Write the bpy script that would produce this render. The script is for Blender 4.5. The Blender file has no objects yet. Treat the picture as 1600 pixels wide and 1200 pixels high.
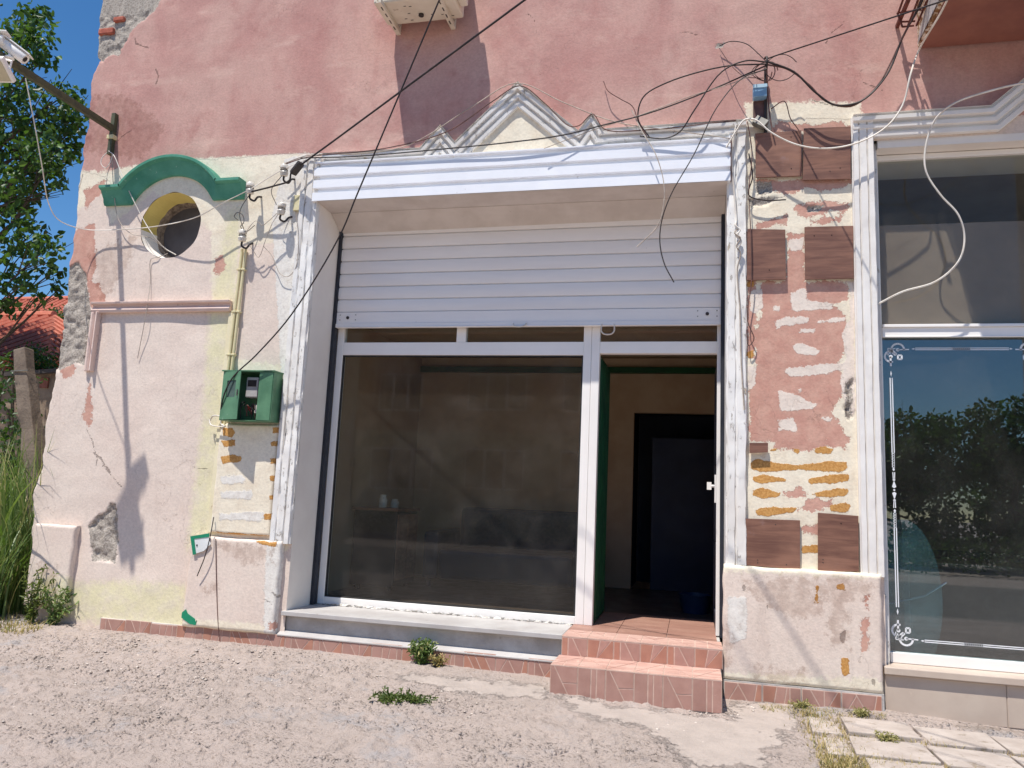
import bpy, math, random
import numpy as np
from mathutils import Vector, Matrix
random.seed(7); RNG = np.random.default_rng(7)
SC = bpy.context.scene
COL = SC.collection

# ------------------------------------------------------------------ camera
CAM = np.array([0.0, -5.8, 1.262])
YAW, PITCH, ROLL, FPX = math.radians(13.482), math.radians(8.422), math.radians(-2.571), 1206.4
_cy, _sy, _cp, _sp = math.cos(YAW), math.sin(YAW), math.cos(PITCH), math.sin(PITCH)
_f = np.array([-_sy*_cp, _cy*_cp, _sp]); _r = np.array([_cy, _sy, 0]); _d = np.cross(_f, _r)
_c, _s = math.cos(ROLL), math.sin(ROLL)
RIGHT, DOWN, FWD = _c*_r+_s*_d, -_s*_r+_c*_d, _f
camd = bpy.data.cameras.new('camera'); cam = bpy.data.objects.new('camera', camd); COL.objects.link(cam)
camd.sensor_width = 36; camd.lens = FPX/1600*36; camd.clip_start = .05; camd.clip_end = 2000
m4 = Matrix.Identity(4)
for i in range(3):
    m4[i][0] = RIGHT[i]; m4[i][1] = -DOWN[i]; m4[i][2] = -FWD[i]; m4[i][3] = CAM[i]
cam.matrix_world = m4
SC.camera = cam
# ------------------------------------------------------------------ light
SUN = Vector((-.5, -1, 2.75)).normalized()
world = bpy.data.worlds.new('World'); SC.world = world; world.use_nodes = True
wn = world.node_tree.nodes; wl = world.node_tree.links
sky = wn.new('ShaderNodeTexSky'); sky.sky_type = 'NISHITA'; sky.sun_disc = False
sky.sun_elevation = math.asin(SUN.z); sky.sun_rotation = math.atan2(SUN.x, SUN.y)
sky.air_density = 1.0; sky.dust_density = .0; sky.ozone_density = 4.5
bg = wn['Background']; bg.inputs[1].default_value = .112
hs_ = wn.new('ShaderNodeHueSaturation'); hs_.inputs['Saturation'].default_value = 1.22; wl.new(sky.outputs[0], hs_.inputs['Color']); wl.new(hs_.outputs[0], bg.inputs[0])
sd_ = bpy.data.lights.new('sun', 'SUN'); sd_.energy = 4.7; sd_.angle = math.radians(.53); sd_.color = (1, .957, .89)
so = bpy.data.objects.new('sun', sd_); COL.objects.link(so); so.rotation_euler = SUN.to_track_quat('Z', 'Y').to_euler(); so.location = (-3, -6, 12)
SC.view_settings.view_transform = 'Standard'; SC.view_settings.look = 'None'
SC.view_settings.exposure = .27; SC.view_settings.gamma = 1; SC.view_settings.use_curve_mapping = False

# ------------------------------------------------------------------ helpers
def ray(u, v): return RIGHT*(u-800)/FPX + DOWN*(v-600)/FPX + FWD
def P(u, v, y=0.0):                       # photo pixel -> point on the plane at depth y
    d = ray(u, v); return CAM + d*((y-CAM[1])/d[1])
def GZ(x, y):                             # ground height
    x = np.asarray(x, float); y = np.asarray(y, float)
    b = np.interp(x, [-30, -6, -4.8, -3.2, -1, .3, 1.2, 2.1, 6], [.06, .06, .03, .025, 0, -.02, 0, -.05, -.12])
    return b*np.exp(-np.abs(y)/1.2) - .04*np.clip(-y, 0, 6)
def PGR(u, v):                            # photo pixel -> point on the ground
    d = ray(u, v); z = 0.
    for _ in range(12):
        q = CAM + d*((z-CAM[2])/d[2]); z = float(GZ(q[0], q[1]))
    return q

def hsh(i, j, s):
    h = (i.astype(np.int64)*374761393 + j.astype(np.int64)*668265263 + s*974634777) & 0xffffffff
    h = ((h ^ (h >> 13))*1274126177) & 0xffffffff
    return ((h ^ (h >> 16)) & 0xffff)/65535.
def vn(x, z, s=0):
    xi = np.floor(x); zi = np.floor(z); fx = x-xi; fz = z-zi
    fx = fx*fx*(3-2*fx); fz = fz*fz*(3-2*fz)
    a = hsh(xi, zi, s); b = hsh(xi+1, zi, s); c = hsh(xi, zi+1, s); d = hsh(xi+1, zi+1, s)
    return (a*(1-fx)+b*fx)*(1-fz)+(c*(1-fx)+d*fx)*fz
def fbm(x, z, s=0, o=4):
    r = 0; a = .5
    for k in range(o): r = r+a*vn(x*2**k+k*17.3, z*2**k+k*9.1, s+k); a *= .5
    return r
def sdpoly(px, pz, poly):
    n = len(poly); d2 = np.full(px.shape, 1e9); ins = np.zeros(px.shape, bool)
    for i in range(n):
        ax, az = poly[i]; bx, bz = poly[(i+1) % n]
        ex, ez = bx-ax, bz-az; wx, wz = px-ax, pz-az
        t = np.clip((wx*ex+wz*ez)/(ex*ex+ez*ez+1e-12), 0, 1)
        d2 = np.minimum(d2, (wx-t*ex)**2+(wz-t*ez)**2)
        cnd = ((az > pz) != (bz > pz)) & (px < (bx-ax)*(pz-az)/((bz-az) if abs(bz-az) > 1e-9 else 1e-9)+ax)
        ins ^= cnd
    d = np.sqrt(d2); return np.where(ins, d, -d)
def sdline(px, pz, pts, w):
    d2 = np.full(px.shape, 1e9)
    for (ax, az), (bx, bz) in zip(pts, pts[1:]):
        ex, ez = bx-ax, bz-az; wx, wz = px-ax, pz-az
        t = np.clip((wx*ex+wz*ez)/(ex*ex+ez*ez+1e-12), 0, 1)
        d2 = np.minimum(d2, (wx-t*ex)**2+(wz-t*ez)**2)
    return w-np.sqrt(d2)

def catmull(pts, k=6):                    # centripetal, no overshoot on uneven spacing
    pts = [np.array(p, float) for p in pts]
    if len(pts) < 3: return pts
    q = [2*pts[0]-pts[1]]+pts+[2*pts[-1]-pts[-2]]; out = []
    for i in range(1, len(q)-2):
        p0, p1, p2, p3 = q[i-1:i+3]; t0 = 0; t1 = t0+max(np.linalg.norm(p1-p0), 1e-6)**.5; t2 = t1+max(np.linalg.norm(p2-p1), 1e-6)**.5; t3 = t2+max(np.linalg.norm(p3-p2), 1e-6)**.5
        for t in np.linspace(t1, t2, k, endpoint=False):
            A1 = (t1-t)/(t1-t0)*p0+(t-t0)/(t1-t0)*p1; A2 = (t2-t)/(t2-t1)*p1+(t-t1)/(t2-t1)*p2; A3 = (t3-t)/(t3-t2)*p2+(t-t2)/(t3-t2)*p3
            B1 = (t2-t)/(t2-t0)*A1+(t-t0)/(t2-t0)*A2; B2 = (t3-t)/(t3-t1)*A2+(t-t1)/(t3-t1)*A3; out.append((t2-t)/(t2-t1)*B1+(t-t1)/(t2-t1)*B2)
    return out+[pts[-1]]

class MB:
    def __init__(s): s.v = []; s.f = []; s.m = []
    def add(s, v, f, mi=0):
        o = len(s.v); s.v += [tuple(map(float, p)) for p in v]; s.f += [tuple(i+o for i in q) for q in f]; s.m += [mi]*len(f); return s
    def box(s, x0, x1, y0, y1, z0, z1, mi=0):
        v = [(x0, y0, z0), (x1, y0, z0), (x1, y1, z0), (x0, y1, z0), (x0, y0, z1), (x1, y0, z1), (x1, y1, z1), (x0, y1, z1)]
        return s.add(v, [(0, 3, 2, 1), (4, 5, 6, 7), (0, 1, 5, 4), (1, 2, 6, 5), (2, 3, 7, 6), (3, 0, 4, 7)], mi)
    def obox(s, c, ax, ay, az, mi=0):     # centre and three half-axis vectors
        c, ax, ay, az = [np.array(q, float) for q in (c, ax, ay, az)]
        if np.dot(np.cross(ax, ay), az) < 0: az = -az
        v = [c+i*ax+j*ay+k*az for k in (-1, 1) for i, j in ((-1, -1), (1, -1), (1, 1), (-1, 1))]
        return s.add(v, [(0, 3, 2, 1), (4, 5, 6, 7), (0, 1, 5, 4), (1, 2, 6, 5), (2, 3, 7, 6), (3, 0, 4, 7)], mi)
    def tube(s, pts, r, n=6, mi=0):
        pts = [np.array(p, float) for p in pts]; N = len(pts); rs = r if hasattr(r, '__len__') else [r]*N
        rings = []; u = None
        for i, p in enumerate(pts):
            t = pts[min(i+1, N-1)]-pts[max(i-1, 0)]; t = t/(np.linalg.norm(t)+1e-12)
            if u is None:
                u = np.cross(t, [0, 0, 1]) if abs(t[2]) < .9 else np.cross(t, [1, 0, 0])
            u = u-t*np.dot(u, t); u = u/(np.linalg.norm(u)+1e-12); w = np.cross(t, u)
            rings.append([p+rs[i]*(math.cos(a)*u+math.sin(a)*w) for a in np.linspace(0, 2*math.pi, n, endpoint=False)])
        v = [q for R_ in rings for q in R_]; f = []
        for i in range(N-1):
            for k in range(n): f.append((i*n+k, i*n+(k+1) % n, (i+1)*n+(k+1) % n, (i+1)*n+k))
        f.append(tuple(range(n-1, -1, -1))); f.append(tuple((N-1)*n+k for k in range(n)))
        return s.add(v, f, mi)
    def lathe(s, prof, c, ax=(0, 0, 1), n=14, mi=0):
        ax = np.array(ax, float); ax /= np.linalg.norm(ax)
        u = np.cross(ax, [0, 0, 1]) if abs(ax[2]) < .9 else np.array([1., 0, 0]); u /= np.linalg.norm(u); w = np.cross(ax, u)
        c = np.array(c, float); v = []; f = []
        for r, h in prof:
            v += [c+ax*h+r*(math.cos(a)*u+math.sin(a)*w) for a in np.linspace(0, 2*math.pi, n, endpoint=False)]
        for i in range(len(prof)-1):
            for k in range(n): f.append((i*n+k, i*n+(k+1) % n, (i+1)*n+(k+1) % n, (i+1)*n+k))
        f.append(tuple(range(n-1, -1, -1))); f.append(tuple((len(prof)-1)*n+k for k in range(n)))
        return s.add(v, f, mi)
    def prism(s, poly, y0, y1, mi=0):     # polygon (x,z) pulled along y
        n = len(poly); A = sum(poly[i][0]*poly[(i+1) % n][1]-poly[(i+1) % n][0]*poly[i][1] for i in range(n))
        if A < 0: poly = poly[::-1]
        v = [(x, y0, z) for x, z in poly]+[(x, y1, z) for x, z in poly]
        f = [tuple(range(n)), tuple(range(2*n-1, n-1, -1))]+[(i, i+n, (i+1) % n+n, (i+1) % n) for i in range(n)]
        return s.add(v, f, mi)
    def slab(s, poly, z0, z1, mi=0):      # polygon (x,y) pulled along z
        n = len(poly); A = sum(poly[i][0]*poly[(i+1) % n][1]-poly[(i+1) % n][0]*poly[i][1] for i in range(n))
        if A < 0: poly = poly[::-1]
        v = [(x, y, z0) for x, y in poly]+[(x, y, z1) for x, y in poly]
        f = [tuple(range(n-1, -1, -1)), tuple(range(n, 2*n))]+[(i, (i+1) % n, (i+1) % n+n, i+n) for i in range(n)]
        return s.add(v, f, mi)
    def sweep(s, path, prof, mi=0, y0=0., closed_prof=True):   # moulding on the wall: path (x,z), profile (across, out)
        path = [np.array(p, float) for p in path]; N = len(path); np_ = len(prof); v = []
        for i, p in enumerate(path):
            t0 = path[i]-path[i-1] if i else path[1]-path[0]; t1 = path[i+1]-path[i] if i < N-1 else t0
            t0 = t0/np.linalg.norm(t0); t1 = t1/np.linalg.norm(t1)
            n0 = np.array([-t0[1], t0[0]]); n1 = np.array([-t1[1], t1[0]]); m = n0+n1; m = m/max(np.dot(m, n0), .25)
            for a, h in prof: v.append((p[0]+m[0]*a, y0-h, p[1]+m[1]*a))
        f = []
        for i in range(N-1):
            for k in range(np_-1 if not closed_prof else np_):
                k2 = (k+1) % np_
                f.append((i*np_+k, i*np_+k2, (i+1)*np_+k2, (i+1)*np_+k))
        f.append(tuple(range(np_-1, -1, -1))); f.append(tuple((N-1)*np_+k for k in range(np_)))
        return s.add(v, f, mi)
    def build(s, name, mats, parent=None, smooth=0, bevel=0, **kw):
        off = BASE.get(parent.name, np.zeros(3)) if parent else np.zeros(3)
        if parent is None and 'base' in kw: off = np.array(kw.pop('base'), float)
        v = np.array(s.v)-off
        me = bpy.data.meshes.new(name); me.from_pydata(v.tolist(), [], s.f)
        if not isinstance(mats, (list, tuple)): mats = [mats]
        for m in mats: me.materials.append(m)
        if len(mats) > 1: me.polygons.foreach_set('material_index', s.m)
        return fin(name, me, parent, off, smooth, bevel, **kw)
BASE = {}
def fin(name, me, parent, off, smooth=0, bevel=0, **kw):
    import bmesh
    bm = bmesh.new(); bm.from_mesh(me); bmesh.ops.recalc_face_normals(bm, faces=bm.faces) if len(me.polygons) < 20000 else None
    if len(me.polygons) < 20000: bm.to_mesh(me)
    bm.free()
    if smooth:
        me.polygons.foreach_set('use_smooth', [True]*len(me.polygons)); me.set_sharp_from_angle(angle=math.radians(smooth))
    me.update()
    o = bpy.data.objects.new(name, me); COL.objects.link(o)
    if parent: o.parent = parent
    else: o.location = off
    BASE[o.name] = np.array(off, float)
    if bevel:
        b = o.modifiers.new('bevel', 'BEVEL'); b.width = bevel; b.segments = 2; b.limit_method = 'ANGLE'
    tag(o, **kw); return o
def tag(o, label=None, cat=None, group=None, kind=None):
    if label: o['label'] = label
    if cat: o['category'] = cat
    if group: o['group'] = group
    if kind: o['kind'] = kind
def thing(name, base, label, cat, group=None):
    o = bpy.data.objects.new(name, None); COL.objects.link(o); o.location = base; o.empty_display_size = .1
    BASE[o.name] = np.array(base, float); tag(o, label, cat, group); return o
def piece(name, me, loc, parent, rot=None):   # shared mesh data, placed at world loc
    o = bpy.data.objects.new(name, me); COL.objects.link(o); o.parent = parent
    o.location = np.array(loc)-BASE[parent.name]
    if rot: o.rotation_euler = rot
    BASE[o.name] = BASE[parent.name]; return o

# ------------------------------------------------------------------ materials
def lin(r, g, b):
    return tuple(((c/255)/12.92 if c/255 <= .04045 else ((c/255+.055)/1.055)**2.4) for c in (r, g, b))+(1,)
class NT:
    def __init__(s, name):
        s.m = bpy.data.materials.new(name); s.m.use_nodes = True; s.t = s.m.node_tree; s.bsdf = s.t.nodes['Principled BSDF']
        s.geo = s.t.nodes.new('ShaderNodeNewGeometry')
    def n(s, typ, **kw):
        q = s.t.nodes.new(typ)
        for k, v in kw.items(): setattr(q, k, v)
        return q
    def L(s, a, b): s.t.links.new(a, b)
    def setv(s, sock, v):
        if hasattr(v, 'is_linked') or isinstance(v, bpy.types.NodeSocket): s.L(v, sock)
        else: sock.default_value = v
    def noise(s, scale, detail=4, rough=.55, stretch=None, dist=0., vec=None):
        q = s.n('ShaderNodeTexNoise'); q.inputs['Scale'].default_value = scale; q.inputs['Detail'].default_value = detail
        q.inputs['Roughness'].default_value = rough; q.inputs['Distortion'].default_value = dist
        v = vec or s.geo.outputs['Position']
        if stretch:
            mp = s.n('ShaderNodeMapping'); mp.inputs['Scale'].default_value = stretch; s.L(v, mp.inputs[0]); v = mp.outputs[0]
        s.L(v, q.inputs['Vector']); return q.outputs['Fac']
    def math(s, op, a, b=0., c=0.):
        q = s.n('ShaderNodeMath', operation=op); s.setv(q.inputs[0], a); s.setv(q.inputs[1], b); s.setv(q.inputs[2], c); return q.outputs[0]
    def smooth(s, v, a, b, o0=0., o1=1.):
        q = s.n('ShaderNodeMapRange', interpolation_type='SMOOTHSTEP'); s.setv(q.inputs['Value'], v)
        q.inputs['From Min'].default_value = a; q.inputs['From Max'].default_value = b
        q.inputs['To Min'].default_value = o0; q.inputs['To Max'].default_value = o1; return q.outputs[0]
    def mix(s, f, a, b, mode='MIX'):
        q = s.n('ShaderNodeMix', data_type='RGBA', blend_type=mode); s.setv(q.inputs[0], f); s.setv(q.inputs[6], a); s.setv(q.inputs[7], b); return q.outputs[2]
    def bump(s, h, strength=.3, dist=.01, prev=None):
        q = s.n('ShaderNodeBump'); q.inputs['Strength'].default_value = strength; q.inputs['Distance'].default_value = dist
        s.L(h, q.inputs['Height'])
        if prev: s.L(prev, q.inputs['Normal'])
        s.L(q.outputs[0], s.bsdf.inputs['Normal']); return q.outputs[0]
    def out(s, col, rough=.8, metal=0., spec=.3):
        s.setv(s.bsdf.inputs['Base Color'], col); s.setv(s.bsdf.inputs['Roughness'], rough); s.bsdf.inputs['Metallic'].default_value = metal
        s.bsdf.inputs['Specular IOR Level'].default_value = spec; return s.m
def MAT(name, col, col2=None, rough=.6, scale=7, metal=0., spec=.4, bump=.0, bscale=60, stretch=None, dirt=None, dscale=5, dthr=.62, island=0.):
    t = NT(name); c = col
    if col2: c = t.mix(t.smooth(t.noise(scale, 5, .6, stretch), .3, .7), col, col2)
    if dirt:
        c = t.mix(t.smooth(t.noise(dscale, 8, .68), dthr, dthr+.1), c, dirt)
    if island:
        v = t.math('MULTIPLY_ADD', t.geo.outputs['Random Per Island'], 2*island, 1-island)
        hs = t.n('ShaderNodeHueSaturation'); t.L(v, hs.inputs['Value']); t.setv(hs.inputs['Color'], c); c = hs.outputs[0]
    if bump: t.bump(t.noise(bscale, 5, .6, stretch), bump, .01)
    r = t.smooth(t.noise(scale*1.7, 4), .2, .8, rough-.08, min(1, rough+.1))
    return t.out(c, r, metal, spec)

LAYERS = ['upper', 'cream', 'yellow', 'white', 'rose', 'chip', 'render', 'glue', 'dirt', 'crack']
def plaster():
    t = NT('painted_plaster')
    big = t.noise(1.6, 5, .6); mid = t.noise(9, 6, .62); fine = t.noise(70, 4, .6); edge = t.noise(16, 9, .68); streak = t.noise(5, 5, .6, (1, 1, .16))
    ed0 = t.math('ADD', t.math('SUBTRACT', edge, .5), t.math('MULTIPLY', t.math('SUBTRACT', t.noise(75, 5, .65), .5), .45))
    base = t.mix(t.smooth(big, .3, .7), lin(226, 207, 193), lin(231, 215, 201))
    base = t.mix(t.smooth(mid, .55, .8, 0, .35), base, lin(217, 195, 178))
    up = t.mix(t.smooth(t.noise(1.3, 6, .62, (1, 1, .7), .5), .36, .66), lin(204, 164, 152), lin(190, 143, 134))
    up = t.mix(t.smooth(streak, .5, .75, 0, .4), up, lin(180, 126, 119))
    up = t.mix(t.smooth(t.noise(2.3, 7, .68), .52, .7, 0, .6), up, lin(176, 122, 115))
    up = t.mix(t.smooth(t.noise(3.4, 6, .65, (.5, 1, 1.2)), .54, .72, 0, .75), up, lin(214, 178, 164))
    up = t.mix(t.smooth(t.noise(34, 8, .7, (.5, 1, 1)), .6, .74, 0, .45), up, lin(164, 124, 118))
    cols = dict(upper=up, cream=t.mix(t.smooth(mid, .4, .7), lin(240, 229, 207), lin(232, 218, 195)),
                yellow=t.mix(t.smooth(mid, .4, .7), lin(230, 221, 184), lin(226, 215, 190)),
                white=t.mix(t.smooth(edge, .45, .7), lin(234, 229, 220), lin(216, 208, 198)),
                rose=t.mix(t.smooth(mid, .35, .65), lin(209, 165, 147), lin(199, 150, 134)),
                chip=t.mix(t.smooth(mid, .4, .7), lin(236, 222, 208), lin(228, 211, 197)),
                render=t.mix(t.smooth(fine, .35, .7), lin(190, 180, 168), lin(140, 130, 120)),
                glue=t.mix(t.smooth(fine, .35, .65), lin(212, 162, 98), lin(188, 134, 74)),
                dirt=t.mix(t.smooth(edge, .35, .65), lin(235, 228, 224), lin(196, 180, 172)), crack=lin(96, 78, 70))
    spec = dict(upper=(.03, .004), cream=(.07, .012), yellow=(.09, .05), white=(.04, .006), rose=(.07, .003), chip=(.035, .002),
                render=(.04, .003), glue=(.022, .002), dirt=(.14, .03), crack=(.016, .002))
    hgt = dict(upper=.25, cream=.0, yellow=0, white=.2, rose=-.25, chip=.25, render=-.8, glue=.35, dirt=0, crack=-1)
    c = base; h = t.math('MULTIPLY', mid, .25)
    for l in LAYERS:
        a = t.n('ShaderNodeAttribute', attribute_name=l)
        amp, soft = spec[l]
        m = t.smooth(t.math('MULTIPLY_ADD', ed0, amp*2, a.outputs['Fac']), -soft, soft)
        if l == 'dirt': m = t.math('MULTIPLY', m, .6)
        if l == 'crack': m = t.math('MULTIPLY', m, .55)
        c = t.mix(m, c, cols[l], 'MULTIPLY' if l == 'dirt' else 'MIX'); h = t.math('MULTIPLY_ADD', m, hgt[l], h)
        if l == 'render': rm = m
    # rain grime and hairline crazing all over
    c = t.mix(t.smooth(t.noise(1.1, 8, .7, (3, 3, .5)), .56, .8, 0, .32), c, lin(150, 122, 110))
    vor = t.n('ShaderNodeTexVoronoi', feature='DISTANCE_TO_EDGE'); vor.inputs['Scale'].default_value = 2.3
    dv = t.n('ShaderNodeVectorMath', operation='ADD'); t.L(t.geo.outputs['Position'], dv.inputs[0])
    nz = t.n('ShaderNodeTexNoise'); nz.inputs['Scale'].default_value = 4; nz.inputs['Detail'].default_value = 6; t.L(t.geo.outputs['Position'], nz.inputs['Vector']); t.L(nz.outputs['Color'], dv.inputs[1])
    t.L(dv.outputs[0], vor.inputs['Vector'])
    hair = t.math('MULTIPLY', t.smooth(vor.outputs['Distance'], .0, .006, 1, 0), t.smooth(t.noise(1.3, 3), .52, .64))
    c = t.mix(t.math('MULTIPLY', hair, .35), c, lin(130, 104, 94))
    mot = t.smooth(t.noise(52, 6, .7, (.8, 1, 1)), .35, .68, 1.04, .9); hv = t.n('ShaderNodeHueSaturation'); t.L(mot, hv.inputs['Value']); t.L(c, hv.inputs['Color']); c = hv.outputs[0]
    spk = t.smooth(t.noise(38, 3, .5), .72, .76); c = t.mix(t.math('MULTIPLY', spk, .35), c, lin(130, 104, 94))
    h = t.math('SUBTRACT', h, t.math('MULTIPLY', hair, .3))
    b1 = t.bump(h, .7, .012); h2 = t.math('MULTIPLY', fine, t.math('MULTIPLY_ADD', rm, 5., 1.)); t.bump(h2, .3, .006, b1)
    return t.out(c, t.smooth(mid, .2, .8, .78, .95), 0, .15)
PL = plaster()
def flaky_white():
    t = NT('flaking_white_paint')
    n1 = t.noise(7, 9, .7, (1, 1, .45)); n2 = t.noise(30, 8, .7, (1, 1, .5)); n3 = t.noise(2, 4)
    c = t.mix(t.smooth(n3, .3, .7), lin(240, 238, 234), lin(228, 222, 214))
    p = t.smooth(n2, .6, .64); c = t.mix(t.math('MULTIPLY', p, .6), c, lin(176, 164, 150))
    q = t.smooth(n1, .63, .66); c = t.mix(q, c, lin(203, 190, 172))
    d = t.smooth(t.noise(48, 6, .7, (1, 1, .3)), .66, .7); c = t.mix(t.math('MULTIPLY', d, .7), c, lin(116, 104, 94))
    h = t.math('ADD', t.math('MULTIPLY', p, -.5), t.math('MULTIPLY', q, -.8)); h = t.math('ADD', h, t.math('MULTIPLY', n1, .5))
    t.bump(h, .8, .012); return t.out(c, .75, 0, .25)
WHT = flaky_white()
REVEAL = MAT('reveal_plaster', lin(245, 238, 229), lin(237, 229, 220), .85, 3, bump=.12, bscale=25, dirt=lin(150, 136, 126), dscale=7, dthr=.68)
ALU = MAT('white_aluminium', lin(246, 247, 250), lin(238, 239, 243), .38, 3, spec=.5, dirt=lin(176, 172, 168), dscale=9, dthr=.66)
PVC = MAT('white_pvc', lin(249, 244, 238), lin(243, 238, 231), .35, 3, spec=.5, dirt=lin(178, 172, 166), dscale=12, dthr=.7)
SLAT = MAT('grey_shutter_aluminium', lin(246, 241, 236), lin(239, 234, 230), .42, 2.5, spec=.5, dirt=lin(160, 158, 158), dscale=11, dthr=.69, stretch=(.4, 1, 3))
SOFF = MAT('beige_soffit', lin(214, 203, 194), lin(200, 188, 178), .75, 4, dirt=lin(142, 122, 108), dscale=13, dthr=.68)
DARKRUB = MAT('dark_guide_rail', lin(44, 48, 58), lin(36, 38, 46), .5, 8)
STEEL = MAT('dull_steel', lin(150, 148, 142), lin(112, 108, 100), .5, 12, metal=.7)
RUST = MAT('rusty_steel', lin(120, 66, 56), lin(92, 52, 46), .85, 20, bump=.2)
OLIVE = MAT('olive_painted_steel', lin(92, 92, 66), lin(70, 72, 56), .6, 15, bump=.1)
BLKC = MAT('black_cable', lin(38, 32, 32), lin(54, 46, 46), .55, 9)
GRYC = MAT('weathered_grey_cable', lin(196, 184, 170), lin(160, 146, 134), .7, 20)
WHTC = MAT('white_cable', lin(232, 226, 216), lin(210, 200, 188), .55, 9)
BRNC = MAT('brown_cable', lin(120, 84, 76), lin(84, 60, 56), .65, 9)
PORC = MAT('porcelain', lin(226, 220, 208), lin(200, 190, 176), .25, 14, spec=.6, dirt=lin(120, 104, 92), dscale=30, dthr=.6)
BLKI = MAT('black_iron', lin(46, 42, 42), lin(64, 56, 54), .6, 20)
YELP = MAT('yellow_painted_pipe', lin(226, 214, 172), lin(212, 200, 156), .6, 9, dirt=lin(160, 140, 100), dscale=18)
GRN = MAT('green_enamel', lin(96, 140, 106), lin(76, 118, 88), .5, 8, spec=.4, dirt=lin(160, 180, 160), dscale=26, dthr=.62, bump=.05)
GRND = MAT('green_hood_paint', lin(84, 152, 128), lin(62, 132, 108), .65, 6, bump=.25, bscale=22, dirt=lin(150, 186, 168), dscale=24, dthr=.62)
DGREEN = MAT('dark_green_panel', lin(24, 84, 48), lin(18, 66, 40), .4, 4)
OCHRE = MAT('ochre_reveal', lin(216, 196, 116), lin(204, 184, 108), .8, 5, bump=.1)
GREYD = MAT('anthracite_pvc', lin(74, 76, 86), lin(62, 64, 74), .4, 5)
CONC = MAT('grey_concrete', lin(196, 192, 188), lin(170, 164, 158), .9, 5, bump=.35, bscale=45, dirt=lin(130, 122, 114), dscale=9, dthr=.64)
MARB = MAT('grey_marble_sill', lin(192, 188, 184), lin(176, 170, 166), .5, 4, dirt=lin(160, 150, 142), dscale=8)
GROUT = MAT('light_grout', lin(214, 186, 170), lin(196, 168, 152), .9, 20)
TERA = MAT('terracotta_tile', lin(178, 139, 126), lin(165, 125, 113), .5, 9, spec=.35, island=.12, dirt=lin(196, 160, 142), dscale=16, dthr=.64)
TERB = MAT('orange_terracotta_tile', lin(180, 131, 111), lin(168, 118, 100), .5, 9, spec=.35, island=.1, dirt=lin(196, 160, 142), dscale=16, dthr=.66)
TREAD = MAT('striated_step_tile', lin(206, 172, 157), lin(184, 142, 128), .6, 26, stretch=(.22, 1, 1), dirt=lin(222, 196, 178), dscale=10, dthr=.6)
BEIGE = MAT('beige_stone_tile', lin(200, 184, 168), lin(188, 170, 155), .45, 3, dirt=lin(214, 200, 184), dscale=6)
SLAB = MAT('pale_paving_slab', lin(188, 176, 166), lin(168, 155, 145), .9, 6, bump=.4, bscale=50, dirt=lin(146, 132, 118), dscale=9, dthr=.57)
def wood():
    t = NT('brown_wood_laminate'); oi = t.n('ShaderNodeObjectInfo')
    av = t.n('ShaderNodeVectorMath', operation='ADD'); t.L(t.geo.outputs['Position'], av.inputs[0])
    sv = t.n('ShaderNodeVectorMath', operation='SCALE'); sv.inputs[0].default_value = (3.7, 2.1, 9.3); t.L(oi.outputs['Random'], sv.inputs['Scale']); t.L(sv.outputs[0], av.inputs[1])
    g = t.noise(9, 6, .65, (.35, 1, 3.2), .6, av.outputs[0]); k = t.noise(3, 3, .5, None, 0, av.outputs[0])
    c = t.mix(t.smooth(g, .3, .7), lin(142, 102, 84), lin(108, 74, 62)); c = t.mix(t.smooth(k, .5, .75, 0, .6), c, lin(160, 118, 98))
    c = t.mix(t.smooth(t.noise(7, 7, .7, None, 0, av.outputs[0]), .6, .75, 0, .4), c, lin(150, 124, 120))
    t.bump(g, .1, .004); return t.out(c, .5, 0, .4)
WOOD = wood()
def glass(name, ior=1.5, tint=(1, 1, 1, 1), refl=None, dust=.03, dustcol=None):
    t = NT(name); t.t.nodes.remove(t.bsdf); o = t.t.nodes['Material Output']
    tr = t.n('ShaderNodeBsdfTransparent'); tr.inputs[0].default_value = tint
    gl = t.n('ShaderNodeBsdfGlossy'); gl.inputs['Roughness'].default_value = .0
    df = t.n('ShaderNodeBsdfDiffuse'); df.inputs[0].default_value = dustcol or lin(190, 180, 170)
    lw = t.n('ShaderNodeLayerWeight'); lw.inputs['Blend'].default_value = .5; fz = t.math('MULTIPLY_ADD', t.math('POWER', lw.outputs['Facing'], 5.), .96, .022)
    wv = t.n('ShaderNodeBump'); wv.inputs['Strength'].default_value = .035; wv.inputs['Distance'].default_value = .02
    t.L(t.noise(1.1, 2, .4), wv.inputs['Height']); t.L(wv.outputs[0], gl.inputs['Normal'])
    f = fz
    if refl: f = t.math('MAXIMUM', f, refl*.55)
    m1 = t.n('ShaderNodeMixShader'); t.L(f if not isinstance(f, float) else f, m1.inputs[0]); t.L(tr.outputs[0], m1.inputs[1]); t.L(gl.outputs[0], m1.inputs[2])
    m2 = t.n('ShaderNodeMixShader')
    dn = t.math('MULTIPLY_ADD', t.smooth(t.noise(2.2, 8, .7), .4, .8), dust, dust*.4)
    sc = t.smooth(t.noise(14, 9, .75, (.25, 1, 1.4)), .68, .76, 0, .05); dn = t.math('ADD', dn, sc)
    t.L(dn, m2.inputs[0]); t.L(m1.outputs[0], m2.inputs[1]); t.L(df.outputs[0], m2.inputs[2]); t.L(m2.outputs[0], o.inputs[0]); return t.m
GLASS = glass('shop_glass', 1.52, (.9, .92, .9, 1), dust=.035)
FILM = glass('blue_film_glass', 1.5, (.7, .8, .82, 1), .24, .03)
CLEAR = glass('clear_glass', 1.5, (.85, .95, .95, 1), .12, .3, lin(150, 190, 195))

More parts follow.
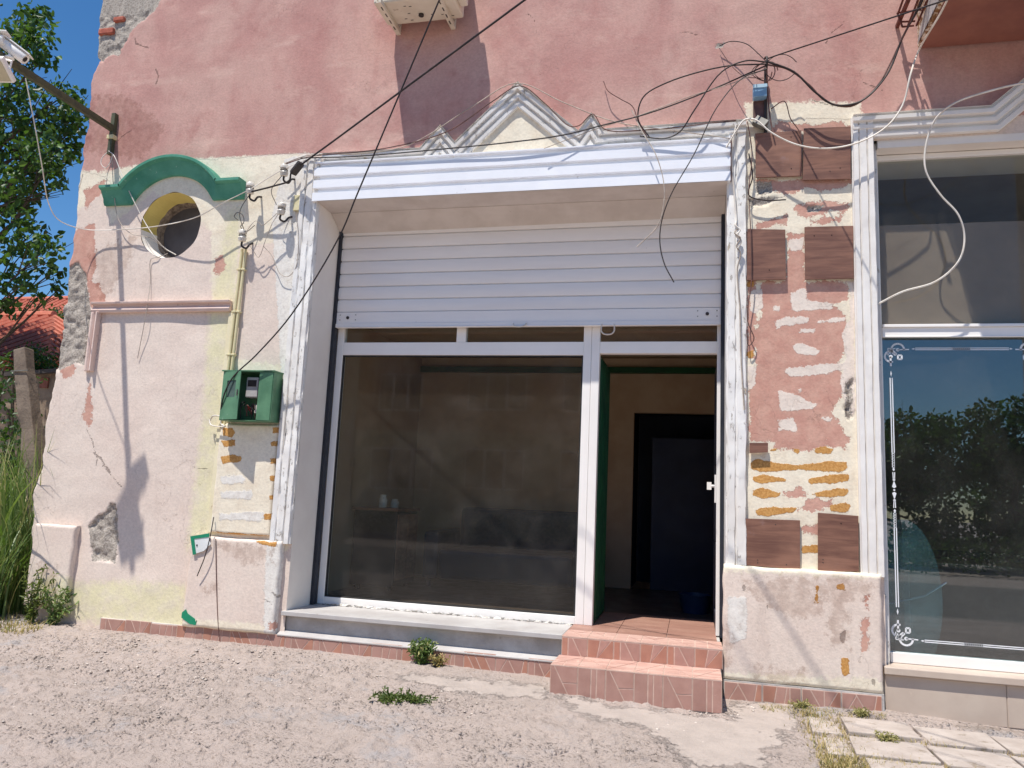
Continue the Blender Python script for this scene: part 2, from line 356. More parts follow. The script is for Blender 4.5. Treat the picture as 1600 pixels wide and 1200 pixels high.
# ------------------------------------------------------------------ ground
def px2(poly, y=0.): return [tuple(P(u, v, y)[[0, 2]]) for u, v in poly]
def gmat():
    t = NT('rough_gravel_concrete')
    a = t.noise(.9, 5, .6); b = t.noise(6, 8, .7); c_ = t.noise(45, 6, .7); d = t.noise(140, 3, .6)
    sm = t.n('ShaderNodeAttribute', attribute_name='patch'); smf = t.smooth(t.math('MULTIPLY_ADD', t.math('SUBTRACT', t.noise(9, 9, .75), .5), .55, sm.outputs['Fac']), -.02, .05, 0, .85)
    c = t.mix(t.smooth(a, .3, .7), lin(182, 167, 157), lin(190, 174, 164))
    c = t.mix(t.smooth(b, .45, .68, 0, .8), c, lin(172, 158, 149)); c = t.mix(t.smooth(c_, .55, .72, 0, .8), c, lin(142, 126, 115))
    c = t.mix(t.smooth(c_, .3, .42, .6, 0), c, lin(196, 180, 166)); c = t.mix(t.smooth(d, .64, .72, 0, .7), c, lin(104, 92, 84)); c = t.mix(t.smooth(d, .27, .36, .7, 0), c, lin(212, 202, 190))
    c = t.mix(t.smooth(t.noise(1.7, 6, .7), .55, .68, 0, .8), c, lin(170, 164, 162))
    c = t.mix(t.smooth(t.noise(.8, 6, .7, (1, 2.4, 1)), .58, .72, 0, .6), c, lin(136, 122, 110))
    c = t.mix(smf, c, t.mix(t.smooth(b, .35, .65), lin(186, 173, 163), lin(174, 162, 153)))
    far = t.n('ShaderNodeAttribute', attribute_name='road'); c = t.mix(far.outputs['Fac'], c, t.mix(b, lin(120, 116, 112), lin(150, 144, 138)))
    vo = t.n('ShaderNodeTexVoronoi'); vo.inputs['Scale'].default_value = 38; t.L(t.geo.outputs['Position'], vo.inputs['Vector']); vd = t.smooth(vo.outputs['Distance'], .1, .55, 1, 0)
    gm = t.math('MULTIPLY', t.smooth(t.noise(1.1, 6, .7, (.7, 2.2, 1)), .40, .58), t.math('SUBTRACT', 1., smf)); cs = t.n('ShaderNodeSeparateColor'); t.L(vo.outputs['Color'], cs.inputs[0])
    c = t.mix(t.math('MULTIPLY', t.math('MULTIPLY', vd, gm), .55), c, t.mix(cs.outputs[0], lin(206, 192, 180), lin(134, 120, 110)))
    pit = t.smooth(t.noise(22, 8, .75), .60, .68); c = t.mix(t.math('MULTIPLY', t.math('MULTIPLY', pit, gm), .75), c, lin(108, 94, 85))
    h = t.math('MULTIPLY_ADD', c_, t.math('MULTIPLY_ADD', smf, -.8, 1.), t.math('MULTIPLY', d, .3)); h = t.math('ADD', h, t.math('MULTIPLY', t.math('MULTIPLY', vd, gm), .7)); h = t.math('SUBTRACT', h, t.math('MULTIPLY', pit, t.math('MULTIPLY', gm, .8))); t.bump(h, 1., .02)
    return t.out(c, .95, 0, .15)
GM = gmat()
def grid_mesh(name, X, Y, Z, mat, attrs={}, keep=None):
    nr, nc = X.shape; me = bpy.data.meshes.new(name)
    idx = np.arange(nr*nc).reshape(nr, nc)
    q = np.stack([idx[:-1, :-1], idx[:-1, 1:], idx[1:, 1:], idx[1:, :-1]], -1).reshape(-1, 4)
    if keep is not None: q = q[keep.reshape(-1)]
    return arr_mesh(name, np.stack([X, Y, Z], -1).reshape(-1, 3), q, mat, {k: a.reshape(-1) for k, a in attrs.items()})
def arr_mesh(name, V, q, mat, attrs={}, smooth=True):
    me = bpy.data.meshes.new(name); me.vertices.add(len(V)); me.vertices.foreach_set('co', V.astype(np.float32).reshape(-1))
    n = len(q); k = q.shape[1]
    me.loops.add(n*k); me.loops.foreach_set('vertex_index', q.astype(np.int32).reshape(-1))
    me.polygons.add(n); me.polygons.foreach_set('loop_start', np.arange(0, n*k, k, dtype=np.int32)); me.polygons.foreach_set('loop_total', np.full(n, k, np.int32))
    if smooth: me.polygons.foreach_set('use_smooth', np.ones(n, bool))
    me.update(calc_edges=True); me.validate()
    for a, v in attrs.items():
        at = me.attributes.new(a, 'FLOAT', 'POINT'); at.data.foreach_set('value', v.astype(np.float32))
    if mat: me.materials.append(mat)
    return me
xs = np.concatenate([np.linspace(-400, -40, 12), np.linspace(-36, -8, 40), np.linspace(-7.6, -6.2, 30), np.arange(-6.18, 2.6, .0125), np.linspace(2.65, 8, 60), np.linspace(8.5, 40, 40), np.linspace(50, 400, 12)])
ys = np.concatenate([np.linspace(-400, -40, 12), np.linspace(-36, -6, 60), np.linspace(-5.8, -3.1, 40), np.arange(-3.06, .02, .0125), np.linspace(.05, 14, 50), np.linspace(18, 400, 14)])
X, Y = np.meshgrid(xs, ys)
PATCH = [PGR(*q)[:2] for q in ((868, 1088), (1000, 1106), (1135, 1120), (1150, 1097), (1238, 1094), (1252, 1130), (1215, 1165), (1190, 1200), (1080, 1200), (1010, 1140), (900, 1118))]
PAT2 = [PGR(*q)[:2] for q in ((640, 1050), (860, 1070), (860, 1098), (760, 1090), (600, 1062))]
ps = np.maximum(sdpoly(X, Y, PATCH), sdpoly(X, Y, PAT2)-.03).clip(-.2, .2)
near = np.clip((6.5-np.abs(X+1.8))/2, 0, 1)*np.clip((3.6+Y)/1., 0, 1)
rough = np.clip(.45-ps*3, 0, 1)
bum = (fbm(X*1.2, Y*1.2, 1)-.5)*.05*near+near*rough*((fbm(X*6, Y*6, 3)-.47)*.03+np.maximum(fbm(X*21, Y*21, 5)-.48, 0)*.09-np.maximum(.42-fbm(X*13, Y*13, 8), 0)*.06)
dw = np.clip(-Y/.25, 0, 1); Zg = GZ(X, Y)+bum*(.15+.85*dw)
Zg = Zg-np.clip((sdpoly(X, Y, [(.62, -.2), (5, -.2), (5, -1.6), (.62, -1.6)]))*.3, 0, .02)
road = np.clip((-7.0-Y)/.3, 0, 1)*np.clip((Y+14.)/.3, 0, 1)
gme = grid_mesh('ground', X, Y, Zg, GM, dict(patch=ps, road=road))
fin('ground', gme, None, np.zeros(3), kind='structure')
GNDLOW = lambda x, y: float(GZ(x, y))

# ------------------------------------------------------------------ the shop building
B = thing('shop_building', (-1.5, 0, 0), 'old pink plaster shop building with white shuttered shopfront and peeling paint', 'building')
XL, XR = -3.16, .224          # shopfront opening
R0, R1 = 1.258, 4.6           # neighbouring shop window opening
XC, ZC, RC = -4.628, 3.567, .31
outline = [(150, -400), (155, -150), (158, 0), (152, 45), (151, 88), (156, 95), (146, 115), (139, 190), (131, 250), (124, 290), (118, 350), (111, 410), (107, 430), (103, 460), (97, 490), (94, 530), (90, 560), (90, 575), (84, 600), (74, 665), (67, 728), (60, 745), (54, 765), (52, 800), (50, 830), (55, 950), (55, 1000)]
oz = np.array([P(u, v)[2] for u, v in outline])[::-1]; ox = np.array([P(u, v)[0] for u, v in outline])[::-1]
Q = {k: [] for k in LAYERS}; QL = {k: [] for k in LAYERS}
Q['upper'] = [[(0, -1500), (2600, -1500), (2600, 170), (1440, 181), (1330, 186), (1260, 186), (1215, 190), (1166, 194), (900, 215), (560, 238), (480, 240), (420, 242), (370, 247), (345, 246), (338, 250), (300, 248), (262, 252), (225, 262), (195, 296), (180, 292), (166, 278), (150, 272), (128, 268), (60, 268)]]
Q['cream'] = [[(60, 262), (165, 268), (260, 250), (480, 240), (480, 380), (372, 382), (366, 560), (450, 572), (450, 860), (330, 850), (300, 840), (335, 640), (345, 480), (330, 480), (330, 360), (240, 300), (175, 350), (160, 300), (120, 330)],
              [(1166, 160), (1345, 160), (1365, 900), (1160, 900)], [(665, 240), (690, 205), (712, 226), (810, 138), (905, 208), (925, 186), (945, 216), (960, 300), (660, 300)]]
Q['yellow'] = [[(358, 330), (376, 330), (366, 480), (357, 600), (346, 660), (338, 840), (292, 860), (302, 770), (318, 640), (326, 500), (340, 420)], [(100, 915), (200, 908), (292, 915), (292, 1000), (90, 960)]]
Q['white'] = [[(425, 340), (445, 250), (480, 240), (478, 300), (470, 420), (455, 620), (440, 860), (428, 860), (440, 600)]]
Q['rose'] = [[(130, 298), (165, 282), (166, 300), (145, 312), (136, 330)], [(112, 362), (148, 350), (150, 420), (140, 440), (120, 440), (104, 420)], [(135, 440), (155, 444), (165, 462), (162, 482), (142, 480)], [(92, 575), (112, 568), (120, 575), (112, 588), (98, 592)], [(136, 622), (141, 600), (146, 655), (140, 668), (128, 655)], [(336, 405), (348, 398), (354, 412), (344, 432), (335, 430)],
             [(1187, 440), (1228, 440), (1230, 365), (1256, 365), (1258, 440), (1325, 440), (1325, 470), (1300, 475), (1322, 490), (1318, 560), (1310, 565), (1322, 610), (1300, 640), (1328, 690), (1172, 690), (1170, 590), (1182, 570), (1177, 520), (1190, 490)],
             [(1243, 322), (1275, 314), (1325, 318), (1325, 330), (1290, 332), (1262, 340), (1245, 338)], [(1182, 348), (1230, 337), (1230, 350), (1182, 357)], [(1270, 345), (1315, 338), (1312, 347), (1262, 354)], [(1182, 282), (1329, 280), (1325, 290), (1300, 296), (1278, 300), (1262, 290), (1240, 304), (1215, 302), (1200, 292), (1184, 298)], [(1215, 190), (1270, 196), (1300, 190), (1330, 196), (1330, 206), (1200, 208)],
             [(1225, 770), (1245, 762), (1262, 766), (1258, 775), (1226, 777)], [(1246, 798), (1262, 782), (1300, 782), (1300, 790), (1270, 800)], [(1252, 822), (1280, 820), (1280, 834), (1256, 832)], [(1168, 360), (1182, 360), (1180, 560), (1168, 560)],
             [(1208, 690), (1320, 680), (1322, 700), (1290, 700), (1250, 706), (1210, 700)]]
Q['chip'] = [[(1235, 458), (1256, 450), (1262, 468), (1300, 474), (1303, 482), (1238, 486)], [(1208, 478), (1220, 477), (1219, 486), (1208, 485)], [(1210, 500), (1230, 494), (1265, 496), (1264, 505), (1226, 508), (1214, 513)], [(1278, 500), (1322, 495), (1318, 503), (1278, 504)], [(1248, 515), (1275, 514), (1270, 521), (1249, 520)], [(1238, 540), (1256, 536), (1281, 549), (1275, 555), (1243, 553)], [(1225, 577), (1285, 568), (1326, 568), (1318, 578), (1285, 585), (1232, 590)], [(1216, 611), (1240, 615), (1276, 632), (1268, 640), (1218, 641)], [(1215, 655), (1240, 652), (1246, 675), (1218, 672)], [(1282, 652), (1302, 652), (1296, 660)], [(1244, 610), (1254, 608), (1252, 614)], [(1232, 374), (1256, 372), (1254, 392), (1240, 392), (1230, 388)], [(1170, 455), (1190, 452), (1192, 480), (1180, 490), (1172, 486)], [(1168, 575), (1182, 570), (1180, 600), (1170, 612)], [(1310, 440), (1328, 445), (1328, 500), (1316, 520), (1322, 560), (1312, 600), (1326, 650), (1336, 650), (1334, 440)]]
Q['render'] = [[(150, -60), (270, -60), (252, 0), (240, 18), (222, 32), (205, 48), (192, 72), (186, 86), (172, 86), (160, 94), (140, 96), (140, 0)], [(104, 420), (122, 408), (134, 430), (140, 480), (148, 500), (140, 540), (134, 572), (118, 566), (92, 580), (80, 560), (90, 480)], [(138, 822), (150, 806), (164, 800), (172, 785), (181, 787), (183, 835), (180, 880), (160, 876), (144, 878), (141, 850)], [(1180, 285), (1205, 284), (1206, 300), (1184, 306)], [(1262, 322), (1290, 320), (1280, 330), (1262, 332)], [(1320, 600), (1332, 590), (1330, 660), (1322, 650)], [(1170, 312), (1230, 306), (1200, 318), (1172, 322)], [(1120, 68), (1132, 67), (1130, 76), (1118, 75)]]
Q['glue'] = [[(1172, 722), (1184, 716), (1215, 724), (1250, 726), (1300, 720), (1322, 722), (1324, 732), (1312, 738), (1250, 734), (1186, 738), (1174, 732)], [(1176, 746), (1190, 741), (1228, 748), (1226, 752), (1190, 756), (1178, 752)], [(1262, 748), (1300, 741), (1326, 742), (1326, 750), (1308, 755), (1264, 756)], [(1176, 766), (1190, 762), (1220, 770), (1216, 776), (1190, 780), (1176, 774)], [(1266, 772), (1310, 762), (1326, 765), (1322, 774), (1290, 778)], [(1180, 796), (1200, 792), (1245, 794), (1240, 800), (1200, 807), (1182, 804)], [(1296, 790), (1320, 784), (1330, 790), (1324, 800), (1298, 800)], [(1252, 852), (1280, 851), (1279, 864), (1254, 865)], [(1272, 700), (1290, 697), (1302, 702), (1298, 710), (1274, 708)], [(1203, 700), (1216, 701), (1212, 705), (1203, 705)], [(1238, 700), (1250, 702), (1248, 708), (1240, 707)],
             [(1167, 440), (1178, 440), (1179, 448), (1168, 449)], [(1166, 552), (1176, 546), (1180, 556), (1170, 562)]]
Q['dirt'] = [[(130, 150), (200, 150), (260, 200), (220, 250), (160, 240), (130, 230)], [(175, 380), (215, 370), (200, 420), (160, 470), (140, 400)], [(128, 560), (145, 500), (160, 490), (150, 560)]]
QL['crack'] = [([(135, 670), (145, 690), (152, 720), (150, 728)], 0.0046), ([(146, 708), (158, 716), (164, 728), (172, 736)], 0.0082), ([(160, 728), (172, 740), (190, 762)], 0.0046), ([(210, 60), (212, 68), (222, 72), (232, 75)], 0.0082), ([(243, 108), (248, 120), (244, 132)], 0.0070), ([(183, 225), (190, 215), (200, 208), (206, 204)], 0.0058), ([(300, 730), (335, 735)], 0.0034), ([(1290, 70), (1300, 52), (1318, 38), (1320, 28)], 0.0040), ([(1062, 52), (1075, 50), (1090, 55)], 0.0034), ([(820, 18), (835, 30), (838, 50)], 0.0034), ([(1270, 158), (1310, 168)], 0.0046), ([(1350, 130), (1380, 142)], 0.0046), ([(1320, 590), (1326, 620), (1322, 650)], 0.0046), ([(115, 345), (122, 300), (130, 272)], 0.0046), ([(280, 280), (300, 300)], 0.0022)]
def layer_attrs(X, Z, Q=Q, QL=QL, y=0., deco=True):
    A = {}
    for l in LAYERS:
        a = np.full(X.shape, -.2)
        for poly in Q.get(l, []):
            pw = px2(poly, y); x0 = min(p[0] for p in pw)-.2; x1 = max(p[0] for p in pw)+.2; z0 = min(p[1] for p in pw)-.2; z1 = max(p[1] for p in pw)+.2
            s_ = (X > x0) & (X < x1) & (Z > z0) & (Z < z1)
            if s_.any(): a[s_] = np.maximum(a[s_], sdpoly(X[s_], Z[s_], pw))
        for pts, w in QL.get(l, []):
            pw = px2(pts, y); x0 = min(p[0] for p in pw)-.2; x1 = max(p[0] for p in pw)+.2; z0 = min(p[1] for p in pw)-.2; z1 = max(p[1] for p in pw)+.2
            s_ = (X > x0) & (X < x1) & (Z > z0) & (Z < z1)
            if s_.any(): a[s_] = np.maximum(a[s_], sdline(X[s_], Z[s_], pw, w))
        A[l] = a.clip(-.2, .2)
    return A
def wall_disp(X, Z, A, amt=1.):
    d = (fbm(X*1.1, Z*1.1, 21)-.5)*.03+(fbm(X*5, Z*5, 22)-.5)*.008
    m = np.clip((A['render']+(fbm(X*22, Z*22, 23)-.47)*.07)/.012, 0, 1)
    d = d+m*(.014+(fbm(X*16, Z*16, 25)-.47)*.05)
    return d*amt
gx = np.unique(np.round(np.concatenate([np.arange(-5.66, -3.1, .013), np.arange(-3.1, 1.3, .018), np.arange(1.3, 2.6, .03), np.linspace(2.6, 5.2, 12), [XL, XR, R0, R1, XC-.42, XC+.42]]), 4))
gz = np.unique(np.round(np.concatenate([np.arange(-.3, 5.75, .014), np.linspace(5.75, 7.8, 14), [.27, 3.98, .2, 4.0, ZC-.42, ZC+.42]]), 4))
X, Z = np.meshgrid(gx, gz)
# hug the crumbled corner outline
eo = np.interp(Z, oz, ox)+(fbm(Z*9, Z*0+3, 31)-.47)*.05+5.66; X = X+eo*np.clip((-5.05-X)/.6, 0, 1)**1.5
A = layer_attrs(X, Z); Yd = wall_disp(X, Z, A); Yd = Yd*np.clip(np.minimum(np.abs(X-XL), np.abs(X-XR))/.1, 0, 1)
cxm = (gx[:-1]+gx[1:])/2; czm = (gz[:-1]+gz[1:])/2; CX, CZ = np.meshgrid(cxm, czm)
keep = ~(((CX > XL) & (CX < XR) & (CZ < 4.0)) | ((CX > R0) & (CX < R1) & (CZ > .27) & (CZ < 3.98)) | ((np.abs(CX-XC) < .42) & (np.abs(CZ-ZC) < .42)))
nr, nc = X.shape; idx = np.arange(nr*nc).reshape(nr, nc)
q = np.stack([idx[:-1, :-1], idx[:-1, 1:], idx[1:, 1:], idx[1:, :-1]], -1).reshape(-1, 4)[keep.reshape(-1)]
V = np.stack([X, Yd, Z], -1).reshape(-1, 3); AT = {k: a.reshape(-1) for k, a in A.items()}
# ring between the round window and the square cut-out
th = np.linspace(0, 2*math.pi, 128, endpoint=False); rr = np.linspace(0, 1, 10)
TH, RR = np.meshgrid(th, rr); sq = .4205/np.maximum(np.abs(np.cos(TH)), np.abs(np.sin(TH))); r_ = RC*(1+.01*np.sin(TH*9))*(1-RR)+sq*RR
rx = XC+np.cos(TH)*r_; rz = ZC+np.sin(TH)*r_; A2 = layer_attrs(rx, rz); ry = wall_disp(rx, rz, A2)
i0 = len(V); V = np.concatenate([V, np.stack([rx, ry, rz], -1).reshape(-1, 3)])
for k in AT: AT[k] = np.concatenate([AT[k], A2[k].reshape(-1)])
ii = np.arange(10*128).reshape(10, 128)+i0; q2 = np.stack([ii[:-1], np.roll(ii, -1, 1)[:-1], np.roll(ii, -1, 1)[1:], ii[1:]], -1).reshape(-1, 4)[:, ::-1]
q = np.concatenate([q, q2])
# side wall of the corner, running back
edge = idx[:, 0]; ns = 12; yy = np.linspace(0, 6.5, ns)[1:]
prev = edge
for k, y_ in enumerate(yy):
    j0 = len(V); ev = V[edge].copy(); ev[:, 1] = y_; ev[:, 0] += (fbm(ev[:, 2]*6+k*7, ev[:, 2]*0+k, 41)-.47)*.03+(.02 if k else 0)
    V = np.concatenate([V, ev]); cur = np.arange(j0, j0+nr)
    for l in AT: AT[l] = np.concatenate([AT[l], AT[l][edge] if l != 'render' else np.maximum(AT[l][edge], .02-.03*k)])
    q = np.concatenate([q, np.stack([cur[:-1], prev[:-1], prev[1:], cur[1:]], -1)]); prev = cur
V -= BASE['shop_building']
wme = arr_mesh('wall', V, q, PL, AT)
wo = bpy.data.objects.new('wall', wme); COL.objects.link(wo); wo.parent = B; BASE[wo.name] = BASE['shop_building']
def plate(name, x0, x1, z0, z1, y, Qp, QLp={}, parent=B, step=.014, depth=None, warp=None, roundr=.013, top=True):
    """raised plaster block with a weathered face and rounded edges"""
    xs = np.arange(x0, x1+step, step)[: int(round((x1-x0)/step))+1]; xs = np.linspace(x0, x1, max(len(xs), 6)); zs = np.linspace(z0, z1, max(int((z1-z0)/step), 6))
    X, Z = np.meshgrid(xs, zs)
    X = X+(fbm(Z*8, Z*0+1.3, 51)-.47)*.02*np.clip(1-np.minimum(X-x0, x1-X)/.05, 0, 1); Z = Z+(fbm(X*8, X*0+2.3, 52)-.47)*.016*np.clip(1-np.minimum(Z-z0, z1-Z)/.05, 0, 1)
    A = layer_attrs(X, Z, Qp, QLp, y); Yd = y+wall_disp(X, Z, A, .7)
    e = np.minimum(np.minimum(X-X[:, :1], X[:, -1:]-X), np.minimum(Z-Z[:1], Z[-1:]-Z)); Yd = Yd+roundr*np.clip(1-e/roundr, 0, 1)**2
    nr, nc = X.shape; idx = np.arange(nr*nc).reshape(nr, nc)
    q = np.stack([idx[:-1, :-1], idx[:-1, 1:], idx[1:, 1:], idx[1:, :-1]], -1).reshape(-1, 4)
    V = np.stack([X, Yd, Z], -1).reshape(-1, 3); AT = {k: a.reshape(-1) for k, a in A.items()}
    loop = np.concatenate([idx[0, :], idx[1:, -1], idx[-1, -2::-1], idx[-2:0:-1, 0]]); j0 = len(V); b = V[loop].copy(); b[:, 1] = depth if depth is not None else .0
    V = np.concatenate([V, b]); n = len(loop); cur = np.arange(j0, j0+n); nx = np.roll(np.arange(n), -1)
    for k in AT: AT[k] = np.concatenate([AT[k], AT[k][loop]])
    q = np.concatenate([q, np.stack([loop, cur, cur[nx], loop[nx]], -1)])
    me = arr_mesh(name, V-BASE[parent.name], q, PL, AT)
    me.set_sharp_from_angle(angle=math.radians(50))
    o = bpy.data.objects.new(name, me); COL.objects.link(o); o.parent = parent; BASE[o.name] = BASE[parent.name]; return o
# pedestals at the foot of the wall
plate('pedestal', 0.205, 1.225, .10, .868, -.07, dict(cream=[[(1120, 870), (1390, 890), (1390, 905), (1120, 892)], [(1130, 1050), (1390, 1062), (1390, 1095), (1120, 1080)]], white=[[(1136, 935), (1165, 930), (1168, 965), (1165, 1000), (1140, 1005)]], dirt=[[(1160, 905), (1260, 910), (1290, 960), (1240, 970), (1180, 930)], [(1200, 900), (1360, 910), (1360, 935), (1200, 925)], [(1290, 900), (1325, 905), (1322, 1010), (1300, 1010)], [(1180, 1045), (1260, 1050), (1260, 1068), (1180, 1060)], [(1130, 980), (1145, 985), (1142, 1040), (1132, 1040)]], rose=[[(1345, 965), (1356, 962), (1357, 1020), (1346, 1020)], [(1352, 930), (1357, 930), (1356, 955), (1353, 955)]], glue=[[(1306, 914), (1318, 911), (1322, 922), (1308, 921)], [(1313, 1026), (1326, 1028), (1327, 1052), (1318, 1058), (1314, 1045)], [(1274, 915), (1279, 913), (1277, 945), (1273, 945)]], crack=[[(1312, 990), (1322, 985), (1320, 1004), (1314, 1006)], [(1160, 915), (1165, 914), (1164, 924), (1161, 925)], [(1195, 945), (1201, 946), (1200, 953)], [(1362, 1062), (1368, 1062), (1365, 1074)]]), parent=B)
plate('pedestal', -4.05, -3.22, .115, .838, -.06, dict(white=[[(415, 850), (440, 845), (432, 1000), (412, 1000)]], dirt=[[(345, 850), (430, 855), (425, 872), (390, 880), (350, 865)], [(318, 915), (340, 912), (338, 922), (320, 924)]], rose=[[(420, 972), (434, 975), (434, 995), (428, 985), (420, 986)]], glue=[[(395, 843), (432, 848), (430, 855), (405, 850)]], cream=[[(285, 965), (440, 978), (440, 1000), (285, 990)]]), dict(crack=[([(425, 925), (440, 940)], .006), ([(410, 935), (426, 944)], .005)]), parent=B)
plate('pedestal', -5.62, -5.19, .17, .862, -.06, dict(yellow=[[(60, 900), (130, 905), (130, 980), (40, 980)]], dirt=[[(60, 880), (90, 890), (88, 930), (70, 940)]]), parent=B)
# glued panel under the meter box
plate('inset_panel', -3.9, -3.355, .872, 1.778, -.035, dict(cream=[[(300, 640), (470, 640), (470, 860), (300, 860)]], chip=[], glue=[[(348, 668), (362, 668), (368, 676), (362, 684), (348, 680)], [(345, 688), (366, 688), (368, 696), (350, 698)], [(344, 714), (360, 710), (378, 713), (376, 722), (348, 724)], [(424, 668), (438, 668), (436, 676), (426, 677)], [(423, 689), (435, 689), (434, 697), (424, 697)], [(422, 716), (432, 716), (431, 724), (423, 724)], [(421, 744), (430, 743), (430, 752), (422, 752)], [(420, 775), (428, 773), (428, 780), (421, 781)], [(412, 804), (423, 803), (422, 812), (413, 812)], [(338, 831), (424, 837), (424, 841), (338, 835)]], white=[[(344, 745), (378, 742), (385, 748), (380, 756), (345, 756)], [(344, 769), (392, 765), (396, 772), (390, 780), (345, 778)], [(342, 802), (410, 800), (414, 806), (408, 814), (344, 812)]]), parent=B, step=.011, roundr=.012)
# moulded frame of the blind panel
fr = MB(); pf = [(-.045, 0), (-.045, .035), (-.02, .045), (0, .03), (.006, .02), (.025, .022), (.03, .055), (.05, .06), (.05, 0)]
fr.sweep([(-5.33, 2.80), (-3.92, 2.80)], pf); fr.sweep([(-5.29, 2.76), (-5.29, 2.22)], [(a*.9, h) for a, h in pf])
PEACH = MAT('peach_plaster', lin(226, 202, 190), lin(218, 190, 178), .9, 5, bump=.3, bscale=40, dirt=lin(160, 126, 112), dscale=14, dthr=.62)
fr.build('panel_moulding', PEACH, B, bevel=.004)
fr = MB(); fr.sweep([(-3.905, 2.745), (-3.905, .87)], [(-.03, 0), (-.03, .018), (.02, .024), (.03, 0)])
fr.build('panel_moulding', MAT('cream_plaster', lin(232, 222, 190), lin(224, 212, 176), .9, 5, bump=.25, bscale=40, dirt=lin(180, 156, 124), dscale=14), B, bevel=.004)
# round window
rw = MB(); n = 72
for k in range(n):
    a0, a1 = 2*math.pi*k/n, 2*math.pi*(k+1)/n; am = (a0+a1)/2
    mi = 0 if (math.sin(am) > -.05+.1*math.sin(3*am)) else 1
    j = lambda a: 1+.012*math.sin(7*a)+.008*math.sin(17*a)
    rw.add([(XC+RC*math.cos(a0), .0, ZC+RC*math.sin(a0)), (XC+RC*math.cos(a1), .0, ZC+RC*math.sin(a1)), (XC+.285*j(a1)*math.cos(a1), .2, ZC+.285*j(a1)*math.sin(a1)), (XC+.285*j(a0)*math.cos(a0), .2, ZC+.285*j(a0)*math.sin(a0))], [(0, 1, 2, 3)], mi)
RW = rw.build('round_window', [OCHRE, REVEAL], B, smooth=40)
rg = MB(); th = np.linspace(0, 2*math.pi, 64, endpoint=False); vv = []; ff = []
for r0, y_ in ((.29, .18), (.262, .2), (.255, .27)):
    vv += [(XC+(r0+.014*(fbm(np.array([math.cos(a)*3+r0*9]), np.array([math.sin(a)*3]), 3)[0]-.4))*math.cos(a), y_, ZC+(r0+.016*(fbm(np.array([math.cos(a)*5]), np.array([math.sin(a)*5+r0*9]), 4)[0]-.4))*math.sin(a)) for a in th]
for i in range(2):
    for k in range(64): ff.append((i*64+k, i*64+(k+1) % 64, (i+1)*64+(k+1) % 64, (i+1)*64+k))
rg.add(vv, ff); rg.build('mortar_ring', MAT('crumbled_mortar', lin(150, 134, 118), lin(96, 82, 72), .95, 30, bump=.9, bscale=50), RW)
pn = MB(); pn.lathe([(.28, 0), (.28, .012)], (XC, .25, ZC), (0, 1, 0), 48); pn.build('board', MAT('dark_grey_board', lin(92, 88, 90), lin(78, 74, 76), .6, 6), RW)
# green hood mould: two arms and an arch
cx, rH = -4.63, .56
path = [(-5.34, 3.86), (-5.12, 3.86)]; zc = 3.555
for a in np.linspace(math.radians(147), math.radians(33), 26): path.append((cx+rH*math.cos(a), zc+rH*math.sin(a)))
path += [(-4.14, 3.86), (-3.90, 3.86)]
hm = MB(); hm.sweep(path, [(-.085, 0), (-.085, .03), (-.06, .045), (-.03, .05), (.02, .085), (.035, .09), (.05, .125), (.075, .125), (.08, .11), (.08, 0)])
hm.build('hood_mould', GRND, B, bevel=.003, smooth=35)
# white fluted trims (z ranges stop above the pedestals)
def flutes(x0, x1, k=3, h=.035):
    w = x1-x0; pr = [(0, 0), (0, h*.6)]
    for i in range(k):
        a = w*(i+.08)/k; b = w*(i+.92)/k; pr += [(a, h*(.65+.35*(i % 2))), (a+w*.1/k, h), (b-w*.1/k, h), (b, h*(.65+.35*(i % 2)))]
    return pr+[(w, h*.6), (w, 0)]
t_ = MB()
zz = np.linspace(.83, 4.06, 60); pr = flutes(0, .19, 3, .045); N_ = len(pr); vv = []; ff = []
def trim(mb, x0, x1, z0, z1, k, h, seed, jit=.006):
    pr = flutes(0, x1-x0, k, h); N_ = len(pr); zz = np.linspace(z0, z1, int((z1-z0)/.03)); vv = []; ff = []
    for i, z in enumerate(zz):
        for j, (a, o) in enumerate(pr):
            e = (fbm(np.array([z*9+j*3.1]), np.array([j*1.7+seed]), seed)[0]-.47)*jit*2; vv.append((x0+a+e*(0 < j < N_-1), -max(o+e, 0 if 0 < j < N_-1 else 0), z))
    for i in range(len(zz)-1):
        for j in range(N_-1): ff.append((i*N_+j, i*N_+j+1, (i+1)*N_+j+1, (i+1)*N_+j))
    ff += [tuple(range(N_)), tuple((len(zz)-1)*N_+j for j in range(N_))]
    mb.add(vv, ff)
t_ = MB(); trim(t_, -3.345, XL, .82, 4.10, 3, .05, 3, .012); t_.build('pilaster_trim', WHT, B, smooth=25)
t_ = MB(); trim(t_, XR, .362, .85, 4.16, 2, .04, 5, .010); t_.build('pilaster_trim', WHT, B, smooth=25)
t_ = MB(); SMW = MAT('smooth_white_paint', lin(240, 236, 230), lin(230, 224, 217), .6, 4, bump=.15, bscale=30, dirt=lin(196, 184, 172), dscale=14, dthr=.68)
t_ = MB(); trim(t_, 1.106, 1.258, .85, 4.16, 3, .05, 8, .003); t_.build('pilaster_trim', SMW, B, smooth=25)
